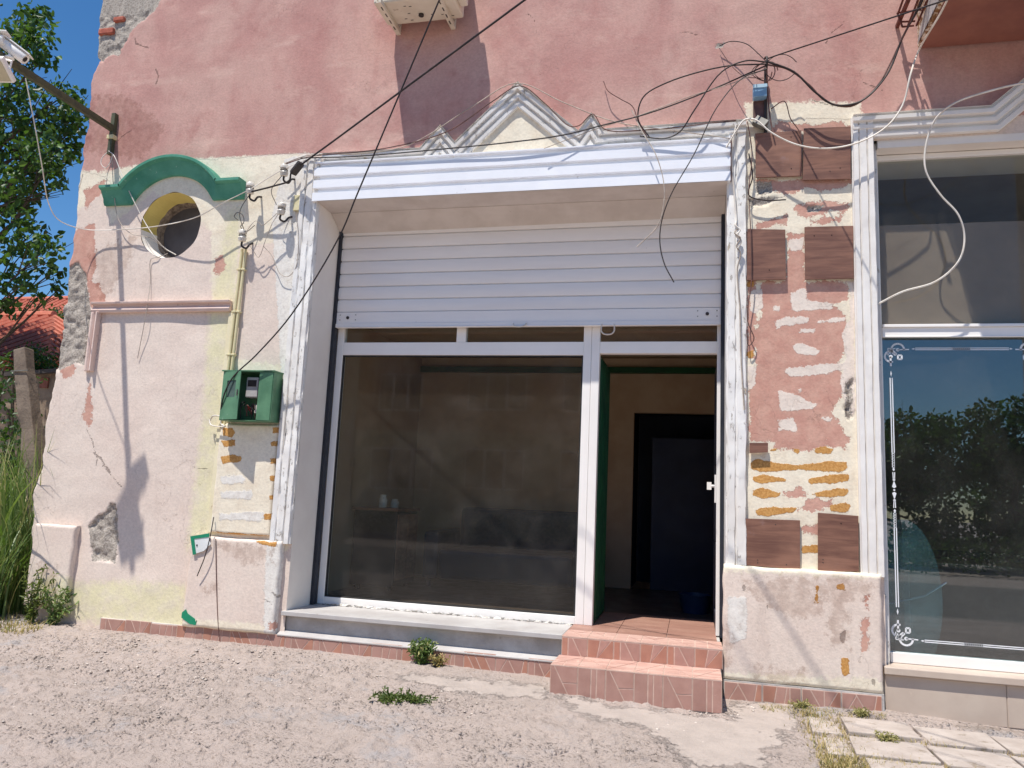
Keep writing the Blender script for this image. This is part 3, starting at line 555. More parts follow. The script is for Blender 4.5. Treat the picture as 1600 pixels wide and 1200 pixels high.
# zigzag pediment moulding above the shutter
def ribs(w, h, k=3):
    pr = [(-w, 0), (-w, h*.5)]
    for i in range(k):
        a = -w+w*i/k; pr += [(a+w*.10/k, h*(.55+.25*i)), (a+w*.58/k, h*(.6+.25*i)), (a+w*.66/k, h*(.3+.2*i)), (a+w*.96/k, h*(.3+.2*i))]
    return pr+[(0, h*1.1), (0, 0)]
zg = [(-3.15, 4.135), (-2.26, 4.13), (-2.09, 4.325), (-1.957, 4.165), (-1.443, 4.655), (-.925, 4.19), (-.824, 4.335), (-.735, 4.19), (.36, 4.19)]
pd = MB(); pd.sweep(zg, ribs(.15, .06)); pd.build('pediment_moulding', WHT, B, bevel=.003)
pd = MB(); pd.sweep([(1.115, 4.165), (2.02, 4.165), (2.35, 4.45), (2.75, 4.8)], ribs(.17, .07)); pd.build('pediment_moulding', SMW, B, bevel=.003)
# bay overhead on the right
BAYM = MAT('maroon_bay_soffit', lin(150, 98, 82), lin(130, 82, 72), .9, 3, bump=.1)
by = MB(); by.box(1.577, 5.2, -.92, -.02, 4.685, 7.8); BAY = by.build('bay', PL, B)
by = MB(); by.box(1.60, 5.15, -.9, -.03, 4.668, 4.684); by.build('soffit', BAYM, BAY)
by = MB()
vv = []
for i, (y_, z_) in enumerate([(-.03, 4.70), (-.2, 4.70), (-.45, 4.70), (-.8, 4.70), (-.8, 4.86), (-.5, 4.95), (-.3, 4.84), (-.1, 4.78)]): vv.append((1.570, y_, z_))
by.add(vv, [tuple(range(8))]); by.build('bare_render', CONC, BAY)
# roof
rf = MB(); rf.box(-5.75, 5.4, -.12, 6.8, 7.8, 8.0); rf.build('roof', CONC, B)
bk = MB(); bk.box(5.2, 5.3, 0, 6.5, -.2, 7.79); bk.box(-5.5, 5.2, 6.4, 6.5, -.2, 7.79); bk.build('rear_wall', REVEAL, B)
# ------------------------------------------------------------------ shopfront
FY = .46
rv = MB(); rv.add([(XL, 0, .29), (XL, .6, .29), (XL, .6, 3.9), (XL, 0, 3.9)], [(0, 1, 2, 3)]); rv.box(XL-.12, XL-.001, .04, .62, .0, 3.98); rv.build('reveal', REVEAL, B)
rv = MB(); rv.box(XR+.001, XR+.12, .04, .62, .0, 3.98); rv.build('reveal', WHT, B)
SW = MB(); SW.box(-3.13, -3.07, FY, FY+.07, .30, 2.95); SW.box(-.905, -.838, FY, FY+.07, .302, 2.95)
SW.box(-3.07, -.905, FY+.002, FY+.07, .30, .362); SW.box(-3.07, -.905, FY+.002, FY+.07, 2.463, 2.577)
SW.box(-2.015, -1.93, FY+.004, FY+.07, 2.577, 2.95); SW.box(-3.07, -.905, FY+.002, FY+.07, 2.95, 3.0)
SWO = SW.build('shop_window', PVC, B, bevel=.004)
for x0, x1, z0, z1 in ((-3.075, -.9, .357, 2.468), (-3.075, -2.01, 2.572, 2.95), (-1.935, -.9, 2.572, 2.95)):
    g = MB(); g.box(x0, x1, FY+.035, FY+.041, z0, z1); g.build('pane', GLASS, SWO)
be = MB()
for x0, x1, z0, z1 in ((-3.07, -.905, .362, 2.463),):
    w = .012; be.box(x0, x1, FY+.012, FY+.034, z0, z0+w); be.box(x0, x1, FY+.012, FY+.034, z1-w, z1); be.box(x0, x0+w, FY+.012, FY+.034, z0+w, z1-w); be.box(x1-w, x1, FY+.012, FY+.034, z0+w, z1-w)
be.build('glazing_bead', MAT('black_rubber', lin(40, 40, 40), lin(54, 52, 50), .6), SWO)
fm = MB(); pts = []
random.seed(3)
for i in range(44):
    x = -3.04+i*.048; fm.add([(x+random.uniform(-.02, .02)+dx, FY-.006-random.uniform(0, .03), .3005+dz) for dx, dz in ((0, 0), (.05, 0), (.05, .004+random.random()*.012), (0, .004+random.random()*.014))], [(0, 1, 2, 3)])
fm.build('cracked_sealant', MAT('white_sealant', lin(230, 228, 222), lin(180, 172, 160), .9, 40), SWO)
dj = MB(); dj.box(-.836, -.768, FY-.004, FY+.075, .302, 2.95); dj.box(.170, .222, FY-.004, FY+.075, .302, 2.95); dj.box(-.768, .170, FY, FY+.07, 2.478, 2.577); dj.box(-.768, .170, FY, FY+.07, 2.95, 3.0)
DJ = dj.build('doorway', PVC, B, bevel=.004)
g = MB(); g.box(-.775, .175, FY+.035, FY+.041, 2.572, 2.95); g.build('pane', GLASS, DJ)
# dark guide rails of the shutter
for x in (-3.158, .196):
    g = MB(); g.box(x, x+.027, .385, .455, .3, 3.63); g.build('guide_rail', DARKRUB, B, bevel=.003)
# roller shutter
SH = thing('roller_shutter', (-1.48, .4, 2.69), 'white aluminium roller shutter with ribbed box, half lowered over the shopfront', 'shutter')
bx = MB(); ya = -.075; zt, zb = 4.05, 3.70
prof = [(ya, zb)]
for i in range(3):
    z0 = zb+.004+i*.112; prof += [(ya, z0), (ya, z0+.07), (ya+.03, z0+.0702), (ya+.03, z0+.1115), (ya, z0+.112)]
prof += [(ya, zt), (ya+.04, zt+.012), (.35, zt+.012), (.35, zb+.02), (.2, zb)]
nP = len(prof); bx.add([(x, y_, z_) for x in (-3.205, .245) for y_, z_ in prof], [(i, (i+1) % nP, (i+1) % nP+nP, i+nP) for i in range(nP)]+[tuple(range(nP)), tuple(range(2*nP-1, nP-1, -1))])
bx.build('box', ALU, SH)
ca = MB(); ca.box(.2452, .252, ya, .34, zb, zt+.012); ca.build('end_cap', BRNC, SH)
so_ = MB(); so_.add([(-3.16, -.075, 3.696), (.224, -.075, 3.696), (.224, .2, 3.694), (-3.16, .2, 3.694)], [(0, 1, 2, 3)]); so_.build('soffit', SOFF, SH)
so_ = MB(); so_.add([(-3.158, .202, 3.69), (.222, .202, 3.69), (.222, .41, 3.60), (-3.158, .41, 3.575)], [(0, 1, 2, 3)]); so_.add([(-3.158, .202, 3.69), (.222, .202, 3.69), (.222, .202, 3.7), (-3.158, .202, 3.7)], [(0, 1, 2, 3)]); so_.build('soffit', SOFF, SH)
pit = .1185; zz0 = 2.842
pr_ = [(.425, 0), (.414, .004), (.409, .02), (.4075, .055), (.409, .09), (.413, .109), (.428, .111), (.428, .1184), (.44, .1184), (.44, 0)]
sl = MB(); nP = len(pr_); sl.add([(x, y_, z_) for x in (-3.13, .195) for y_, z_ in pr_], [(i, (i+1) % nP, (i+1) % nP+nP, i+nP) for i in range(nP)]+[tuple(range(nP)), tuple(range(2*nP-1, nP-1, -1))])
s0 = sl.build('slat', SLAT, SH, smooth=30)
s0.location = (0, 0, zz0); zs_ = [zz0]
s0.location = np.array([0, 0, zz0])
for k in range(1, 8):
    c_ = s0.copy(); COL.objects.link(c_); c_.location = (0, 0, zz0+k*pit)
br = MB(); br.box(-3.13, .195, .405, .44, 2.735, 2.84); br.box(-3.13, .195, .395, .445, 2.70, 2.735); br.box(-3.1, .18, .385, .395, 2.696, 2.704)
BR = br.build('bottom_rail', SLAT, SH, bevel=.003)
for xx in (-3.02, .09):
    k_ = MB(); k_.lathe([(.014, 0), (.014, .006), (.008, .008)], (xx, .405, 2.79), (0, -1, 0), 12); k_.build('lock', BLKI, BR)
    for dx in (-.075, .075):
        for dz in (-.02, .025):
            k_ = MB(); k_.lathe([(.005, 0), (.004, .004)], (xx+dx, .405, 2.79+dz), (0, -1, 0), 8); k_.build('rivet', STEEL, BR)
for u, hang in ((812, 0), (950, 1)):
    p = P(u, 508, .39); x = p[0]; zz_ = 2.70
    if hang: pts = [(x-.05, .388, zz_+.01), (x-.052, .385, zz_-.05), (x-.03, .385, zz_-.075), (x+.03, .385, zz_-.075), (x+.052, .385, zz_-.05), (x+.05, .388, zz_+.01)]
    else: pts = [(x-.055, .39, zz_+.02), (x-.05, .365, zz_), (x-.03, .36, zz_-.012), (x+.03, .36, zz_-.012), (x+.05, .365, zz_), (x+.055, .39, zz_+.02)]
    k_ = MB(); k_.tube(catmull(pts, 5), .006, 8); k_.build('pull_handle', WHTC, BR, smooth=60)
# lintel filling behind the shutter
li = MB(); li.box(XL, XR, .56, .62, 3.0, 4.0); li.build('lintel', SOFF, B)
# sill, riser
si = MB(); si.box(-3.185, -.922, -.035, .46, .262, .297); si.build('window_sill', MARB, B, bevel=.004)
si = MB(); si.box(-3.17, -.93, .02, .5, -.1, .262); si.build('riser', CONC, B, bevel=.006)
si = MB(); si.add([(-3.2, -.045, .118), (-.95, -.045, .108), (-.95, .02, .135), (-3.2, .02, .145)], [(0, 1, 2, 3)]); si.add([(-3.2, -.045, .118), (-.95, -.045, .108), (-.95, -.045, .10), (-3.2, -.045, .11)], [(0, 1, 2, 3)]); si.build('plinth_ledge', MARB, B)
# ------------------------------------------------------------------ crazy-pattern tiles
def cut(poly, a, b):
    def side(p): return (b[0]-a[0])*(p[1]-a[1])-(b[1]-a[1])*(p[0]-a[0])
    L_, R_ = [], []
    for i, p in enumerate(poly):
        q_ = poly[(i+1) % len(poly)]; sp, sq_ = side(p), side(q_)
        (L_ if sp >= 0 else R_).append(p)
        if sp*sq_ < 0:
            t = sp/(sp-sq_); m = (p[0]+(q_[0]-p[0])*t, p[1]+(q_[1]-p[1])*t); L_.append(m); R_.append(m)
    return L_, R_
def inset(poly, d):
    n = len(poly); A = sum(poly[i][0]*poly[(i+1) % n][1]-poly[(i+1) % n][0]*poly[i][1] for i in range(n))
    if A < 0: poly = poly[::-1]
    out = []
    for i in range(n):
        p0, p1, p2 = [np.array(poly[j % n]) for j in (i-1, i, i+1)]
        e0 = (p1-p0)/(np.linalg.norm(p1-p0)+1e-9); e1 = (p2-p1)/(np.linalg.norm(p2-p1)+1e-9)
        n0 = np.array([-e0[1], e0[0]]); n1 = np.array([-e1[1], e1[0]]); m = n0+n1; m = m/max(m@n0, .35); out.append(tuple(p1+m*d))
    return out
def crazy_tile(name, w, h, seed, horizontal=False, mats=None, cuts=3):
    r = random.Random(seed); polys = [[(0, 0), (w, 0), (w, h), (0, h)]]
    for k in range(cuts):
        polys.sort(key=lambda p: -abs(sum(p[i][0]*p[(i+1) % len(p)][1]-p[(i+1) % len(p)][0]*p[i][1] for i in range(len(p)))))
        p = polys.pop(0); c = np.mean(p, 0)+np.array([r.uniform(-.1, .1)*w, r.uniform(-.1, .1)*h]); a = r.choice([math.pi/2, math.pi/2+.5, math.pi/3, .9, 2.1, 0.05 if h > .15 else 1.4])
        a_, b_ = cut(p, c, c+np.array([math.cos(a), math.sin(a)])); polys += [q_ for q_ in (a_, b_) if len(q_) > 2]
    mb = MB(); base = [(0, 0), (w, 0), (w, h), (0, h)]
    f_ = (lambda p, a, b, m: mb.slab(p, a, b, m)) if horizontal else (lambda p, a, b, m: mb.prism(p, -b, -a, m))
    f_(base, 0, .006, 0)
    for p in polys: f_(inset(p, .004), .0055, .008, r.choice([1, 1, 2]))
    v = mb.v; me = bpy.data.meshes.new(name); me.from_pydata(v, [], mb.f)
    for m in (mats or [GROUT, TERA, TERB]): me.materials.append(m)
    me.polygons.foreach_set('material_index', mb.m); import bmesh
    bm = bmesh.new(); bm.from_mesh(me); bmesh.ops.recalc_face_normals(bm, faces=bm.faces); bm.to_mesh(me); bm.free(); return me
pl_ = MB(); pl_.box(-4.85, -.93, -.032, .03, -.2, .115); PLI = pl_.build('plinth', CONC, B)
pl_ = MB(); pl_.box(.21, 1.225, -.075, .03, -.2, .1); PLI2 = pl_.build('plinth', CONC, B)
vs = [crazy_tile('tile', .243, .125, 100+k, cuts=3) for k in range(6)]
i = 0; x = -4.84
while x < -.95:
    w = min(.245, -.94-x)
    o = piece('tile', vs[(i*5+i//4) % 6], (x, -.0325, .115-.125+.006*math.sin(i*2.1)), PLI)
    if w < .24: o.scale.x = w/.245
    x += .245; i += 1
x = .215
for k in range(4):
    o = piece('tile', vs[(k*2+1) % 6], (x, -.0755, -.035), PLI2); o.scale.z = 1.0; x += .25
# steps
ST = thing('entrance_steps', (-.36, -.2, 0), 'two low entrance steps clad in terracotta tiles below the open door', 'steps')
s_ = MB(); s_.box(-.905, .196, -.085, .46, -.15, .294); s_.build('upper_step', CONC, ST)
s_ = MB(); s_.box(-.922, .186, -.435, -.086, -.2, .161); s_.build('lower_step', CONC, ST)
f1 = [crazy_tile('tile', .185, .125, 20+k, cuts=2) for k in range(3)]
for k in range(6): piece('tile', f1[k % 2 if k < 5 else 1], (-.915+k*.1865, -.086, .168), ST)
f2 = [crazy_tile('tile', .185, .20, 43+k, cuts=2, mats=[GROUT, TERA, TERA]) for k in range(2)]
for k in range(6): piece('tile', f2[k % 2], (-.93+k*.1865, -.436, -.036), ST)
f3 = [crazy_tile('tile', .185, .355, 61+k, True, [GROUT, TREAD, TREAD], 2) for k in range(3)]
for k in range(6): piece('tile', f3[k % 3], (-.93+k*.1865, -.443, .1615), ST)
f4 = [crazy_tile('tile', .185, .30, 71+k, True, [GROUT, TREAD, TREAD], 2) for k in range(3)]
for k in range(6): piece('tile', f4[(k+1) % 3], (-.915+k*.1865, -.093, .2945), ST)
f5 = MB().slab([(0, 0), (.36, 0), (.36, .36), (0, .36)], 0, .008).build('tile', MAT('brown_floor_tile', lin(168, 130, 114), lin(154, 114, 100), .5, 9, stretch=(.3, 1, 1)), ST)
f5.location = (-.915, .209, .2945)
for k in range(1, 9): c_ = f5.copy(); COL.objects.link(c_); c_.location = (-.915+(k % 3)*.364, .209+(k//3)*.364, .2945)
# ------------------------------------------------------------------ rooms behind the glass
INT = MAT('beige_interior_paint', lin(190, 166, 138), lin(178, 152, 124), .85, 3)
ro = MB(); ro.box(-3.5, 1.02, .62, 3.5, .2, .296); ro.build('interior_floor', MAT('dark_floor_tile', lin(96, 78, 68), lin(80, 66, 58), .35, 5), B)
ro = MB(); ro.box(-3.5, 1.02, .62, 3.5, 3.0, 3.08); ro.build('interior_ceiling', INT, B)
ro = MB(); ro.box(-3.5, -.70, 3.4, 3.5, .297, 2.99); ro.box(.42, 1.02, 3.4, 3.5, .297, 2.99); ro.box(-.70, .42, 3.4, 3.5, 2.335, 2.99); ro.box(-3.5, -3.4, .63, 3.39, .297, 2.99); ro.box(.93, 1.02, .63, 3.39, .297, 2.99); ro.box(XR+.12, 1.02, .5, .625, .297, 3.98); ro.box(-3.5, XL-.12, .5, .625, .297, 3.98)
ro.build('interior_wall', INT, B)
ro = MB(); ro.box(-3.39, .92, 3.33, 3.39, 2.80, 2.87); ro.build('picture_rail', DGREEN, B)
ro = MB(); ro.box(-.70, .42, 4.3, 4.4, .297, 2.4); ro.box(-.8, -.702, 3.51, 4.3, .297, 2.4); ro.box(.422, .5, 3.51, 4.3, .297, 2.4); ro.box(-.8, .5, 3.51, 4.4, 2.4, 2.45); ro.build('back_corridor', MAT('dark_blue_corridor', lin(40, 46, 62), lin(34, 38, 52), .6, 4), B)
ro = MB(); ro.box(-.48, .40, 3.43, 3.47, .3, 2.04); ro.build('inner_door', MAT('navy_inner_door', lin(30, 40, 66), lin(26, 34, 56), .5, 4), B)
# door leaves
dl = MB(); dl.box(-.80, -.765, .54, 1.28, .31, 2.47)
for k in range(7): dl.box(-.765, -.757, .57+k*.1, .60+k*.1, .33, 2.45)
dl.build('door', DGREEN, B, label='dark green ribbed door leaf folded inwards')
DL = MB(); DL.box(.172, .212, .545, .63, .312, 2.465); DL.box(.172, .212, 1.28, 1.365, .312, 2.465); 
for z0, z1 in ((.312, .42), (.9, .98), (1.62, 1.7), (2.36, 2.465)): DL.box(.174, .21, .63, 1.28, z0, z1)
DLO = DL.build('door', GREYD, B, bevel=.004, label='anthracite door leaf standing open')
for z0, z1 in ((.98, 1.62), (1.7, 2.36)):
    g = MB(); g.box(.188, .194, .62, 1.29, z0-.01, z1+.01); g.build('pane', GLASS, DLO)
g = MB(); g.box(.185, .2, .63, 1.28, .42, .9); g.build('panel', GREYD, DLO)
h_ = MB(); h_.box(.158, .173, .575, .61, 1.30, 1.52); h_.tube([(.165, .59, 1.43), (.12, .59, 1.43), (.118, .60, 1.43), (.118, .72, 1.43)], .011, 8); h_.box(.10, .135, .58, .6, 1.40, 1.46); h_.build('handle', PVC, DLO)
# things inside the empty shop
SOFA = MAT('navy_leather', lin(40, 50, 72), lin(32, 40, 60), .45, 5)
sf = thing('sofa', (-1.9, 2.6, .297), 'dark navy sofa inside the shop, seen through the big window', 'sofa')
a_ = MB(); a_.box(-2.65, -1.2, 2.95, 3.2, .40, 1.14); a_.build('backrest', SOFA, sf, bevel=.06)
a_ = MB(); a_.box(-2.65, -1.2, 2.2, 2.95, .38, .70); a_.build('seat', SOFA, sf, bevel=.05)
for x in (-2.82, -1.2): a_ = MB(); a_.box(x, x+.17, 2.2, 3.2, .38, .88); a_.build('armrest', SOFA, sf, bevel=.04)
for x in (-2.75, -1.12):
    for y_ in (2.28, 3.1): a_ = MB(); a_.box(x-.025, x+.025, y_-.025, y_+.025, .296, .385); a_.build('leg', BLKI, sf)
tb = thing('side_cabinet', (-3.1, 1.9, .297), 'dark low cabinet inside the shop beside the sofa', 'cabinet')
a_ = MB(); a_.box(-3.36, -2.9, 1.6, 2.2, .34, 1.08); a_.build('carcass', MAT('dark_wenge', lin(56, 46, 44), lin(46, 38, 38), .5, 6), tb, bevel=.006)
a_ = MB(); a_.box(-3.385, -2.88, 1.58, 2.22, 1.081, 1.11); a_.build('top', WOOD, tb, bevel=.004)
for y_ in (1.62, 1.915): a_ = MB(); a_.box(-2.899, -2.887, y_, y_+.27, .4, 1.05); a_.build('drawer_front', WOOD, tb)
for x in (-3.3, -2.96):
    for y_ in (1.66, 2.14): a_ = MB(); a_.box(x-.02, x+.02, y_-.02, y_+.02, .296, .34); a_.build('leg', BLKI, tb)
for (x, y_, h, lab) in ((-3.12, 1.75, .13, 'small pale jar on the dark cabinet nearest the glass'), (-3.05, 1.9, .09, 'short white cup on the dark cabinet behind the jar')):
    a_ = MB(); a_.lathe([(.0, 0), (.04, 0), (.045, h*.6), (.03, h*.85), (.034, h)], (x, y_, 1.111), (0, 0, 1), 14); a_.build('jar' if h > .1 else 'cup', PORC, smooth=40, label=lab, cat='jar' if h > .1 else 'cup')
a_ = MB(); p0 = (.02, 1.75, .297); a_.lathe([(.0, 0), (.12, 0), (.15, .16), (.155, .165), (.145, .165), (.11, .02)], p0, (0, 0, 1), 18)
a_.build('bucket', MAT('blue_plastic', lin(30, 56, 92), lin(26, 48, 80), .4, 5), smooth=40, base=p0, label='blue plastic basin on the floor inside the open door', cat='basin')
# ------------------------------------------------------------------ neighbouring shop window
WY = .12
rv = MB(); rv.box(1.2585, 1.2895, .045, .62, .2, 3.98); rv.build('reveal', WHT, B)
rv = MB(); rv.box(1.29, R1, .005, .6, 3.925, 3.99); rv.build('window_head', REVEAL, B)
W2 = MB(); W2.box(1.289, 1.312, WY, WY+.07, .335, 3.925); W2.box(1.312, 4.6, WY+.002, WY+.07, .275, .343); W2.box(1.312, 4.6, WY-.01, WY+.07, 2.535, 2.60); W2.box(1.312, 4.6, WY+.002, WY+.07, 3.88, 3.92)
for x in (2.36, 3.46): W2.box(x, x+.06, WY+.001, WY+.07, .343, 3.88)
W2.box(1.312, 4.6, WY-.024, WY-.01, 2.6, 2.622); W2.box(1.312, 4.6, WY-.016, WY-.01, 2.527, 2.538)
W2O = W2.build('display_window', PVC, B, bevel=.003)
for x0, x1 in ((1.31, 2.36), (2.42, 3.46), (3.52, 4.6)):
    g = MB(); g.box(x0, x1, WY+.03, WY+.036, .34, 2.537); pa = g.build('pane', FILM, W2O, label='blue tinted lower pane with white ornamental border')
    if x0 < 2: PANE = pa
    g = MB(); g.box(x0, x1, WY+.03, WY+.036, 2.598, 3.883); g.build('pane', GLASS, W2O)
s_ = MB(); s_.box(1.235, R1, -.06, .2, .225, .273); s_.build('window_sill', BEIGE, B, bevel=.006)
s_ = MB(); s_.box(1.24, R1, -.02, .3, -.25, .224); s_.build('riser', CONC, B)
bt = MB(); bt.box(.003, .717, -.012, 0, 0, .29); me = None
x = 1.243
for k in range(5):
    m_ = MB(); m_.box(0, .714, -.014, 0, 0, .265); 
    if k == 0: t0 = crazy_tile('facing_tile', .714, .262, 5, cuts=0, mats=[BEIGE, BEIGE, BEIGE])
    piece('facing_tile', t0, (x, -.0205, -.04), B); x += .717
# white ornament printed on the pane
OY = WY+.0285; INKW = MAT('white_film_print', lin(236, 238, 240), lin(226, 228, 232), .6, 9)
orn = MB()
def oline(a, b, w=.0055):
    w = w*1.5
    a, b = np.array(a), np.array(b); t = (b-a)/np.linalg.norm(b-a); n_ = np.array([-t[1], t[0]])*w/2
    orn.add([(p[0], OY, p[1]) for p in (a-n_, b-n_, b+n_, a+n_)], [(0, 1, 2, 3)])
def oarc(c, r, a0, a1, w=.008, k=18):
    w = w*1.5
    for i in range(k):
        t0 = math.radians(a0+(a1-a0)*i/k); t1 = math.radians(a0+(a1-a0)*(i+1)/k); wa = w*(.4+.6*math.sin(math.pi*(i+.5)/k))
        orn.add([(c[0]+(r+s*wa/2)*math.cos(t), OY, c[1]+(r+s*wa/2)*math.sin(t)) for t, s in ((t0, -1), (t1, -1), (t1, 1), (t0, 1))], [(0, 1, 2, 3)])
def odot(c, r, k=10): orn.add([(c[0]+r*math.cos(2*math.pi*i/k), OY, c[1]+r*math.sin(2*math.pi*i/k)) for i in range(k)], [tuple(range(k))])
def odia(c, hw, hh): orn.add([(c[0]-hw, OY, c[1]), (c[0], OY, c[1]-hh), (c[0]+hw, OY, c[1]), (c[0], OY, c[1]+hh)], [(0, 1, 2, 3)])
def corner(cx, cz, sx, sz):
    g_ = lambda x, z: (cx+sx*x, cz+sz*z)
    def arc(c, r, a0, a1): 
        pts = [(c[0]+r*math.cos(math.radians(a)), c[1]+r*math.sin(math.radians(a))) for a in np.linspace(a0, a1, 14)]
        for p, q_ in zip(pts, pts[1:]): oline(g_(*p), g_(*q_), .009)
    arc((.075, -.028), .042, -10, 250); arc((.03, -.075), .042, -10, 200) if False else arc((.028, -.08), .04, 20, 290)
    odot(g_(.075, -.03), .013); odot(g_(.028, -.08), .013)
    oline(g_(.075, -.03), g_(.15, -.028)); oline(g_(.028, -.08), g_(.028, -.15)); oline(g_(.022, -.08), g_(.022, -.15), .003)
    oline(g_(.01, -.02), g_(.06, -.02), .004); oline(g_(.01, -.02), g_(.01, -.07), .004); oline(g_(.022, -.032), g_(.05, -.032), .005); oline(g_(.022, -.032), g_(.022, -.06), .005)
    for (a, b) in (((.075, -.07), (.1, -.07)), ((.1, -.07), (.1, -.1)), ((.1, -.1), (.075, -.1)), ((.075, -.1), (.075, -.07))): oline(g_(*a), g_(*b), .008)
x0, x1, z0, z1 = 1.345, 2.325, .405, 2.475
for (cx_, cz_, sx, sz) in ((x0, z1, 1, 1), (x1, z1, -1, 1), (x0, z0, 1, -1), (x1, z0, -1, -1)): corner(cx_, cz_, sx, sz)
for zc_ in (z1-.024, z0+.024):
    for d in (-.006, .006): oline((x0+.19, zc_+d), (x1-.19, zc_+d), .0042)
    xm = (x0+x1)/2
    for k in range(-4, 5): oarc((xm+k*.013, zc_), .0065, 0, 360, .003, 10)
    odia((x0+.178, zc_), .012, .006); odia((x1-.178, zc_), .012, .006)
for xc_ in (x0+.026, x1-.026):
    zm = (z0+z1)/2
    for s in (1, -1):
        for d in (-.007, .007): oline((xc_+d, zm+s*.26), (xc_+d, zm+s*.80), .0048)
        odia((xc_, zm+s*.83), .006, .022)
        for k in range(6): oarc((xc_, zm+s*(.25-k*.017)), .008, 0, 360, .004, 10)
        odia((xc_, zm+s*.145), .009, .013); oline((xc_-.006, zm+s*.125), (xc_-.004, zm+s*.075), .004); oline((xc_+.006, zm+s*.125), (xc_+.004, zm+s*.075), .004); odot((xc_, zm+s*.072), .009)
        orn.add([(xc_-.003, OY, zm+s*.06), (xc_+.003, OY, zm+s*.06), (xc_+.014, OY, zm+s*.022), (xc_, OY, zm+s*.012), (xc_-.014, OY, zm+s*.022)], [(0, 1, 2, 3, 4)])
    odot((xc_, zm), .007)
orn.build('ornament', INKW, PANE)
# room of the neighbouring shop
ro = MB(); ro.box(1.03, 5.2, .3, 3.6, .2, .27); ro.build('interior_floor', MAT('dark_shop_floor', lin(110, 96, 86), lin(92, 80, 72), .4, 5), B)
ro = MB(); ro.box(1.03, 5.19, 3.5, 3.6, .271, 4.1); ro.box(1.03, 1.10, .62, 3.49, .271, 4.1); ro.box(5.1, 5.19, .3, 3.49, .271, 4.1); ro.build('interior_wall', MAT('brown_interior_paint', lin(150, 128, 112), lin(136, 114, 100), .85, 3), B)
ro = MB(); ro.box(1.03, 5.19, .3, 3.6, 4.101, 4.18); ro.build('interior_ceiling', INT, B)
m_ = MB(); m_.box(1.313, 4.6, .20, .215, 2.6, 3.40); m_.build('blind', MAT('brown_blind', lin(158, 138, 124), lin(144, 125, 113), .9, 3), B)
for (u, v, w_, h_) in ((166, 49, .17, .065), (186, 30, .12, .05)):
    q = P(u, v); m_ = MB(); m_.box(q[0]-w_/2, q[0]+w_/2, -.012, .08, q[2]-h_/2, q[2]+h_/2); m_.build('brick', MAT('exposed_red_brick', lin(190, 110, 88), lin(160, 86, 70), .95, 30, bump=.5), B, bevel=.012)
dc = thing('display_counter', (1.75, .75, .27), 'shop counter with curved glass end panel behind the tinted window', 'counter')
a_ = MB(); a_.box(1.36, 1.66, 1.0, 1.25, .27, 1.10); a_.build('cabinet', MAT('white_laminate', lin(214, 206, 196), lin(200, 192, 182), .5, 4), dc, bevel=.004)
a_ = MB(); a_.box(1.33, 1.68, .97, 1.28, 1.10, 1.135); a_.build('top', MAT('oak_top', lin(186, 146, 104), lin(170, 130, 92), .5, 6), dc, bevel=.004)
e = MB(); pts = []
for a in np.linspace(0, 2*math.pi, 48, endpoint=False): pts.append((1.475+.25*math.cos(a)*1.0, .68+.56*math.sin(a)))
e.prism(pts, .40, .412); e.build('glass_end_panel', CLEAR, dc)
a_ = MB(); a_.box(1.3, 2.6, .5, .56, .27, .36); a_.box(1.3, 2.6, 1.28, 1.34, .27, 1.0); a_.box(1.7, 2.6, .52, 1.27, .9, .93); a_.build('frame', BLKI, dc, bevel=.004)
a_ = MB(); a_.tube([(1.36, .45, .62), (1.62, .45, .70), (1.78, .5, .80)], .008, 8); a_.build('chrome_rail', MAT('chrome', lin(220, 224, 228), None, .15, 4, metal=1.), dc)
p0 = (1.56, 1.1, 1.136); a_ = MB(); a_.lathe([(0, 0), (.045, 0), (.048, .15), (.05, .152), (.044, .155), (0, .155)], p0, (0, 0, 1), 18); a_.build('tumbler', MAT('brushed_steel', lin(200, 202, 204), None, .25, 9, metal=1.), smooth=40, base=p0, label='shiny steel tumbler on the counter behind the tinted pane', cat='tumbler')
p0 = (1.47, 1.08, 1.136); a_ = MB(); a_.lathe([(0, 0), (.035, 0), (.042, .08), (.044, .082), (0, .082)], p0, (0, 0, 1), 16); a_.build('paper_cup', MAT('printed_cup', lin(226, 206, 190), lin(178, 84, 70), .6, 40), smooth=40, base=p0, label='small printed paper cup beside the steel tumbler', cat='cup')
# ------------------------------------------------------------------ wooden boards on the pilaster
for quad in ([(1180, 209), (1252, 204), (1253, 275), (1181, 278)], [(1256, 201), (1329, 198), (1329, 280), (1254, 282)], [(1168, 358), (1227, 359), (1228, 437), (1167, 438)], [(1257, 355), (1333, 353), (1334, 435), (1258, 437)], [(1165, 810), (1250, 813), (1250, 890), (1165, 883)], [(1278, 801), (1341, 806), (1342, 893), (1278, 892)], [(1171, 692), (1200, 692), (1200, 707), (1171, 708)]):
    m_ = MB(); pw = px2(quad, -.03); m_.prism(pw, -.036, -.021); wb = m_.build('wood_panel', WOOD, B, bevel=.0015)
    if quad[0][0] != 1171:
        c_ = np.mean(pw, 0); rr_ = random.Random(quad[0][0])
        for k in range(4):
            s_ = MB(); s_.lathe([(.004, 0), (.003, .002)], (c_[0]+rr_.choice((-.1, .09, .02)), -.036, c_[1]+rr_.choice((-.14, .13, -.12))), (0, -1, 0), 8); s_.build('nail', BLKI, wb)
